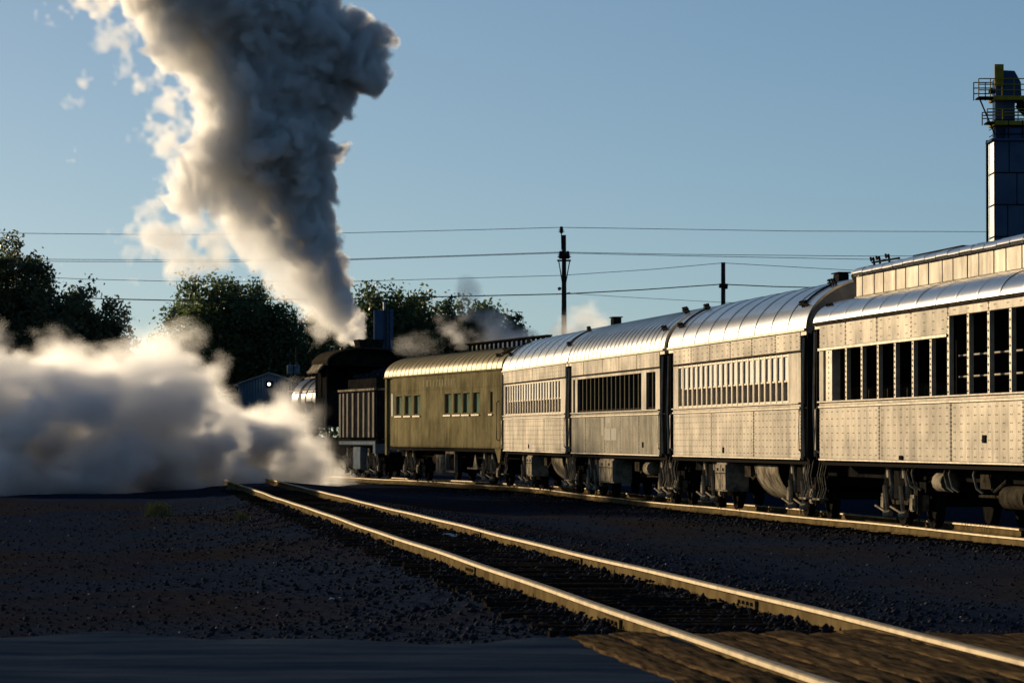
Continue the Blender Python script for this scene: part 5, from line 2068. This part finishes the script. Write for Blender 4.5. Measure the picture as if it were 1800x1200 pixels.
def volume_object(name, dens, lo, vox, mat_):
    """a density grid held on loose points, turned into a volume by a Volume Cube node."""
    nz, ny, nx = dens.shape
    me = bpy.data.meshes.new(name)
    me.vertices.add(dens.size)
    a = me.attributes.new('dens', 'FLOAT', 'POINT')
    a.data.foreach_set('value', dens.ravel().astype(np.float32))
    me.materials.append(mat_)
    o = bpy.data.objects.new(name, me)
    C.objects.link(o)
    ng = bpy.data.node_groups.new(name, 'GeometryNodeTree')
    ng.interface.new_socket('Geometry', in_out='INPUT', socket_type='NodeSocketGeometry')
    ng.interface.new_socket('Geometry', in_out='OUTPUT', socket_type='NodeSocketGeometry')
    N, L = ng.nodes, ng.links
    gi, go = N.new('NodeGroupInput'), N.new('NodeGroupOutput')
    vc = N.new('GeometryNodeVolumeCube')
    smn = N.new('GeometryNodeSetMaterial')
    smn.inputs['Material'].default_value = mat_
    vc.inputs['Min'].default_value = lo
    vc.inputs['Max'].default_value = [lo[i] + vox * (n_ - 1) for i, n_ in enumerate((nx, ny, nz))]
    for ax, n_ in zip('XYZ', (nx, ny, nz)):
        vc.inputs['Resolution ' + ax].default_value = n_
    pos = N.new('GeometryNodeInputPosition')
    sub = N.new('ShaderNodeVectorMath')
    sub.operation = 'SUBTRACT'
    sub.inputs[1].default_value = [l - vox * 0.5 for l in lo]
    scl = N.new('ShaderNodeVectorMath')
    scl.operation = 'SCALE'
    scl.inputs['Scale'].default_value = 1 / vox
    fl = N.new('ShaderNodeVectorMath')
    fl.operation = 'FLOOR'
    sep = N.new('ShaderNodeSeparateXYZ')
    L.new(pos.outputs[0], sub.inputs[0])
    L.new(sub.outputs[0], scl.inputs[0])
    L.new(scl.outputs[0], fl.inputs[0])
    L.new(fl.outputs[0], sep.inputs[0])

    def im(op, p, q):
        n_ = N.new('FunctionNodeIntegerMath')
        n_.operation = op
        for i, v_ in enumerate((p, q)):
            if isinstance(v_, int):
                n_.inputs[i].default_value = v_
            else:
                L.new(v_, n_.inputs[i])
        return n_.outputs[0]
    ix, iy, iz = [im('MINIMUM', im('MAXIMUM', s_, 0), n_ - 1) for s_, n_ in zip(sep.outputs, (nx, ny, nz))]
    index = im('ADD', ix, im('MULTIPLY', im('ADD', iy, im('MULTIPLY', iz, ny)), nx))
    si = N.new('GeometryNodeSampleIndex')
    si.data_type = 'FLOAT'
    si.domain = 'POINT'
    na = N.new('GeometryNodeInputNamedAttribute')
    na.data_type = 'FLOAT'
    na.inputs[0].default_value = 'dens'
    L.new(gi.outputs[0], si.inputs['Geometry'])
    L.new(na.outputs[0], si.inputs['Value'])
    L.new(index, si.inputs['Index'])
    L.new(si.outputs[0], vc.inputs['Density'])
    L.new(vc.outputs[0], smn.inputs[0])
    L.new(smn.outputs[0], go.inputs[0])
    o.modifiers.new('volume', 'NODES').node_group = ng
    o['kind'] = 'stuff'
    return o


def puffs_to_grid(P, Rr, lo, vox, shape):
    """field in metres: largest of radius minus distance over all puffs."""
    nz, ny, nx = shape
    g = np.full(shape, -1.0, np.float32)
    for (x, y, z), rad in zip(P, Rr):
        e_ = rad + 0.35
        i0, i1 = max(0, int((x - e_ - lo[0]) / vox)), min(nx, int((x + e_ - lo[0]) / vox) + 2)
        j0, j1 = max(0, int((y - e_ - lo[1]) / vox)), min(ny, int((y + e_ - lo[1]) / vox) + 2)
        k0, k1 = max(0, int((z - e_ - lo[2]) / vox)), min(nz, int((z + e_ - lo[2]) / vox) + 2)
        if i0 >= i1 or j0 >= j1 or k0 >= k1:
            continue
        X = (lo[0] + vox * np.arange(i0, i1, dtype=np.float32) - x) ** 2
        Y = (lo[1] + vox * np.arange(j0, j1, dtype=np.float32) - y) ** 2
        Z = (lo[2] + vox * np.arange(k0, k1, dtype=np.float32) - z) ** 2
        dd = rad - np.sqrt(Z[:, None, None] + Y[None, :, None] + X[None, None, :])
        s_ = g[k0:k1, j0:j1, i0:i1]
        np.maximum(s_, dd, out=s_)
    return g


def warp(g, layers):
    """curl the field: look it up at noise-displaced places; layers = [(cell size, shift)] in voxels."""
    idx = []
    for ax, n_ in enumerate(g.shape):
        d_ = np.zeros(g.shape, np.float32)
        for cell, amp in layers:
            d_ += fbm(g.shape, cell, 2, 0.5) * amp
        sh_ = [1, 1, 1]
        sh_[ax] = n_
        idx.append(np.clip(d_ + np.arange(n_, dtype=np.float32).reshape(sh_) + 0.5, 0, n_ - 1).astype(np.int32))
    return g[idx[0], idx[1], idx[2]]


def sub_puffs(P, Rr, n_, a, b_):
    d = rng.normal(size=(len(P), n_, 3))
    d /= np.linalg.norm(d, axis=2, keepdims=True)
    rr = Rr[:, None] * rng.uniform(a, b_, (len(P), n_))
    c_ = P[:, None, :] + d * (Rr[:, None] * rng.uniform(0.8, 1.0, (len(P), n_)))[:, :, None]
    return c_.reshape(-1, 3), rr.ravel()


def grid_axes(lo, vox, shape):
    nz, ny, nx = shape
    return (lo[0] + vox * np.arange(nx, dtype=np.float32), lo[1] + vox * np.arange(ny, dtype=np.float32), lo[2] + vox * np.arange(nz, dtype=np.float32))


# --- plume from the stack
D = 164.0
k = D / F
prof = np.array([(-150, 270, 190), (-60, 350, 180), (0, 408, 165), (50, 440, 165), (100, 470, 160), (150, 470, 150), (200, 462, 140), (250, 468, 140), (300, 475, 138), (350, 480, 122), (400, 490, 108), (450, 512, 85), (500, 542, 72), (550, 578, 52), (585, 600, 40)])
P, Rr = [], []
for y in np.arange(-150, 596, 9):
    cx = np.interp(y, prof[:, 0], prof[:, 1])
    hwp = np.interp(y, prof[:, 0], prof[:, 2])
    for _ in range(5):
        rr = hwp * rng.uniform(0.18, 0.6)
        a = rng.uniform(0, 2 * math.pi)
        q = math.sqrt(rng.uniform(0, 1)) * (hwp - rr)
        v_ = at(cx + q * math.cos(a), y, D)
        P.append((v_.x, v_.y + q * math.sin(a) * k * 0.8, v_.z))
        Rr.append(rr * k)
for (x, y, rr) in ((625, 108, 50), (600, 90, 62), (648, 120, 30), (605, 165, 28), (600, 268, 26), (320, 325, 40), (352, 298, 48), (300, 318, 24), (635, 592, 7), (632, 575, 10), (628, 555, 15), (575, 596, 22), (560, 588, 18)):
    P.append(tuple(at(x, y, D)))
    Rr.append(rr * k)
P, Rr = np.array(P), np.array(Rr)
P1, R1 = sub_puffs(P, Rr, 12, 0.28, 0.5)
P2, R2 = sub_puffs(P1, R1, 8, 0.28, 0.5)
vox = 0.062
a0, a1 = at(60, -110, D), at(712, 622, D)
lo = (a0.x, D - 4.4, a1.z)
hi = (a1.x, D + 4.4, a0.z)
shape = tuple(int((hi[i] - lo[i]) / vox) + 1 for i in (2, 1, 0))
g = puffs_to_grid(np.concatenate([P, P1, P2]), np.concatenate([Rr, R1, R2]), lo, vox, shape)
ax_, ay_, az_ = grid_axes(lo, vox, shape)
g = warp(g, [(46, 16.0), (16, 7.0), (6, 2.5)])
f1 = fbm(shape, 9, 3, 0.65)
g += f1 * 0.22
dens = np.clip(g / 0.20, 0, 1)
# picture coordinates of the grid (for placing thin and thick parts of the plume)
PX = 900 + F * ax_[None, None, :] / ay_[None, :, None]
PY = YH - F * (az_[:, None, None] - HC) / ay_[None, :, None]
cxg = np.interp(PY, prof[:, 0], prof[:, 1])
hwg = np.interp(PY, prof[:, 0], prof[:, 2])
u = (PX - cxg) / hwg + fbm(shape, 38, 3, 0.6) * 0.9                                  # -1 left edge .. +1 right edge
thick = 0.30 + 0.70 * sm(-0.45, 0.10, u)                # thinned on the left so light brightens it, heavy smoke on the right
low = sm(330, 470, PY)
thick = thick * (1 - 0.72 * low * (1 - sm(0.15, 0.65, u)))
dens = dens * thick
# thin wisps drifting off to the left
f2 = 0.6 * fbm(shape, (40, 90, 40), 3, 0.6) + 0.9 * fbm(shape, (15, 60, 15), 3, 0.7)


def blob(px, py, rx, ry, dep=1.6):
    e_ = ((PX - px) / rx) ** 2 + ((PY - py) / ry) ** 2 + ((ay_[None, :, None] - D) / dep) ** 2
    return np.clip(1.2 - e_, 0, 1)


wsp = np.zeros(shape, np.float32)
for (px, py, rx, ry, q) in ((330, 415, 120, 60, 0.055), (290, 450, 80, 40, 0.04), (152, 250, 38, 34, 0.16), (200, 80, 60, 60, 0.05), (165, 120, 30, 40, 0.05), (110, 178, 32, 20, 0.05), (285, 130, 50, 90, 0.08), (290, 220, 45, 50, 0.07), (170, 10, 90, 30, 0.12), (240, 250, 22, 22, 0.04)):
    wsp = np.maximum(wsp, q * np.clip(0.9 * blob(px, py, rx * 1.4, ry * 1.4, 1.6) + f2 * 3.2 - 0.6, 0, 1.4) * np.minimum(1, 2 * blob(px, py, rx * 1.4, ry * 1.4, 1.6)))
dens = np.maximum(dens, wsp)
plume = volume_object('smoke', dens, lo, vox, smoke_mat('coal smoke and steam', (0.99, 0.987, 0.983), 8.0, 0.35, (0.93, 0.925, 0.935)))
tag(plume, 'tall billowing plume of dark smoke and white steam above the engine', 'smoke')

# --- steam along the ground, left of the engine
vox = 0.085
D0, D1 = 109.0, 160.0
top = np.array([(-120, 560), (0, 585), (60, 600), (150, 600), (225, 598), (290, 565), (330, 588), (385, 612), (415, 655), (440, 688), (500, 700), (545, 745), (585, 775), (615, 800), (660, 835)])


def steam_y(px):
    """depth of the steam bank's middle at picture column px: it runs back to the engine's cylinders."""
    return np.interp(px, [-150, 250, 480, 600, 640], [118, 121, 140, 153, 153])


P, Rr = [], []
rs = np.random.default_rng(77)
for i in range(640):
    px = rs.uniform(-130, 640)
    d = float(steam_y(px)) + rs.normal(0, 1.8)
    kk = d / F
    zt = HC + (YH - np.interp(px, top[:, 0], top[:, 1])) * kk
    rr = rs.uniform(0.3, 1.25) * min(1, max(0.3, zt / 3.5))
    zz_ = rs.uniform(-0.9, max(0.0, zt - rr * 1.0))
    P.append(((px - 900) * kk, d, zz_))
    Rr.append(rr)
P, Rr = np.array(P), np.array(Rr)
P1, R1 = sub_puffs(P, Rr, 10, 0.25, 0.5)
lo = (-17.6, D0, -1.5)
hi = (-4.6, D1, 5.1)
shape = tuple(int((hi[i] - lo[i]) / vox) + 1 for i in (2, 1, 0))
g = puffs_to_grid(np.concatenate([P, P1]), np.concatenate([Rr, R1]), lo, vox, shape)
g = warp(g, [(50, 15.0), (18, 8.0), (7, 3.0)])
ax_, ay_, az_ = grid_axes(lo, vox, shape)
PX = 900 + F * ax_[None, None, :] / ay_[None, :, None]
PY = YH - F * (az_[:, None, None] - HC) / ay_[None, :, None]
f1 = fbm(shape, (30, 60, 44), 4, 0.6) * 0.75 + fbm(shape, (9, 26, 16), 3, 0.65) * 0.6
g += f1 * 1.0 - 0.02
dens = np.clip(g / 0.6, 0, 1)
tp = np.interp(PX, top[:, 0], top[:, 1])
soft = sm(-45, 150, PY - tp + f1 * 70)                              # ragged thin top, dense below
dens = dens * (0.08 + 0.92 * soft)
dens = dens * (1 + 2.2 * sm(690, 790, PY + f1 * 60))      # heaviest close to the ground
dens = dens * (1 - 0.86 * sm(440, 610, PX))           # thins out towards the engine
steam = volume_object('steam', dens, lo, vox, smoke_mat('white cylinder steam', (0.99, 0.985, 0.98), 1.5, 0.45))
tag(steam, 'bank of white steam rolling over the ground left of the engine', 'steam')

# --- thin steam drifting above the coaches
vox = 0.12
lo = (-6.6, 150.0, 3.0)
hi = (5.2, 156.0, 8.4)
shape = tuple(int((hi[i] - lo[i]) / vox) + 1 for i in (2, 1, 0))
ax_, ay_, az_ = grid_axes(lo, vox, shape)
PX = 900 + F * ax_[None, None, :] / ay_[None, :, None]
PY = YH - F * (az_[:, None, None] - HC) / ay_[None, :, None]
D = 153.0
f2 = fbm(shape, (10, 40, 14), 4, 0.7) * 1.9
wsp = np.zeros(shape, np.float32)
for (px, py, rx, ry, q) in ((850, 588, 58, 36, 0.14), (800, 565, 42, 28, 0.06), (820, 512, 22, 22, 0.07), (905, 605, 40, 26, 0.2), (1035, 565, 45, 38, 0.10), (1010, 590, 40, 22, 0.08), (740, 605, 40, 25, 0.02)):
    wsp = np.maximum(wsp, q * np.clip(1.4 * blob(px, py, rx * 1.25, ry * 1.25, 2.6) + f2 * 1.8 - 0.5, 0, 1.3) * np.minimum(1, 3 * blob(px, py, rx * 1.25, ry * 1.25, 2.6)))
drift = volume_object('steam', wsp, lo, vox, smoke_mat('drifting steam', (0.97, 0.97, 0.97), 2.2, 0.4))
tag(drift, 'thin veil of steam drifting above the olive coach roof', 'steam')
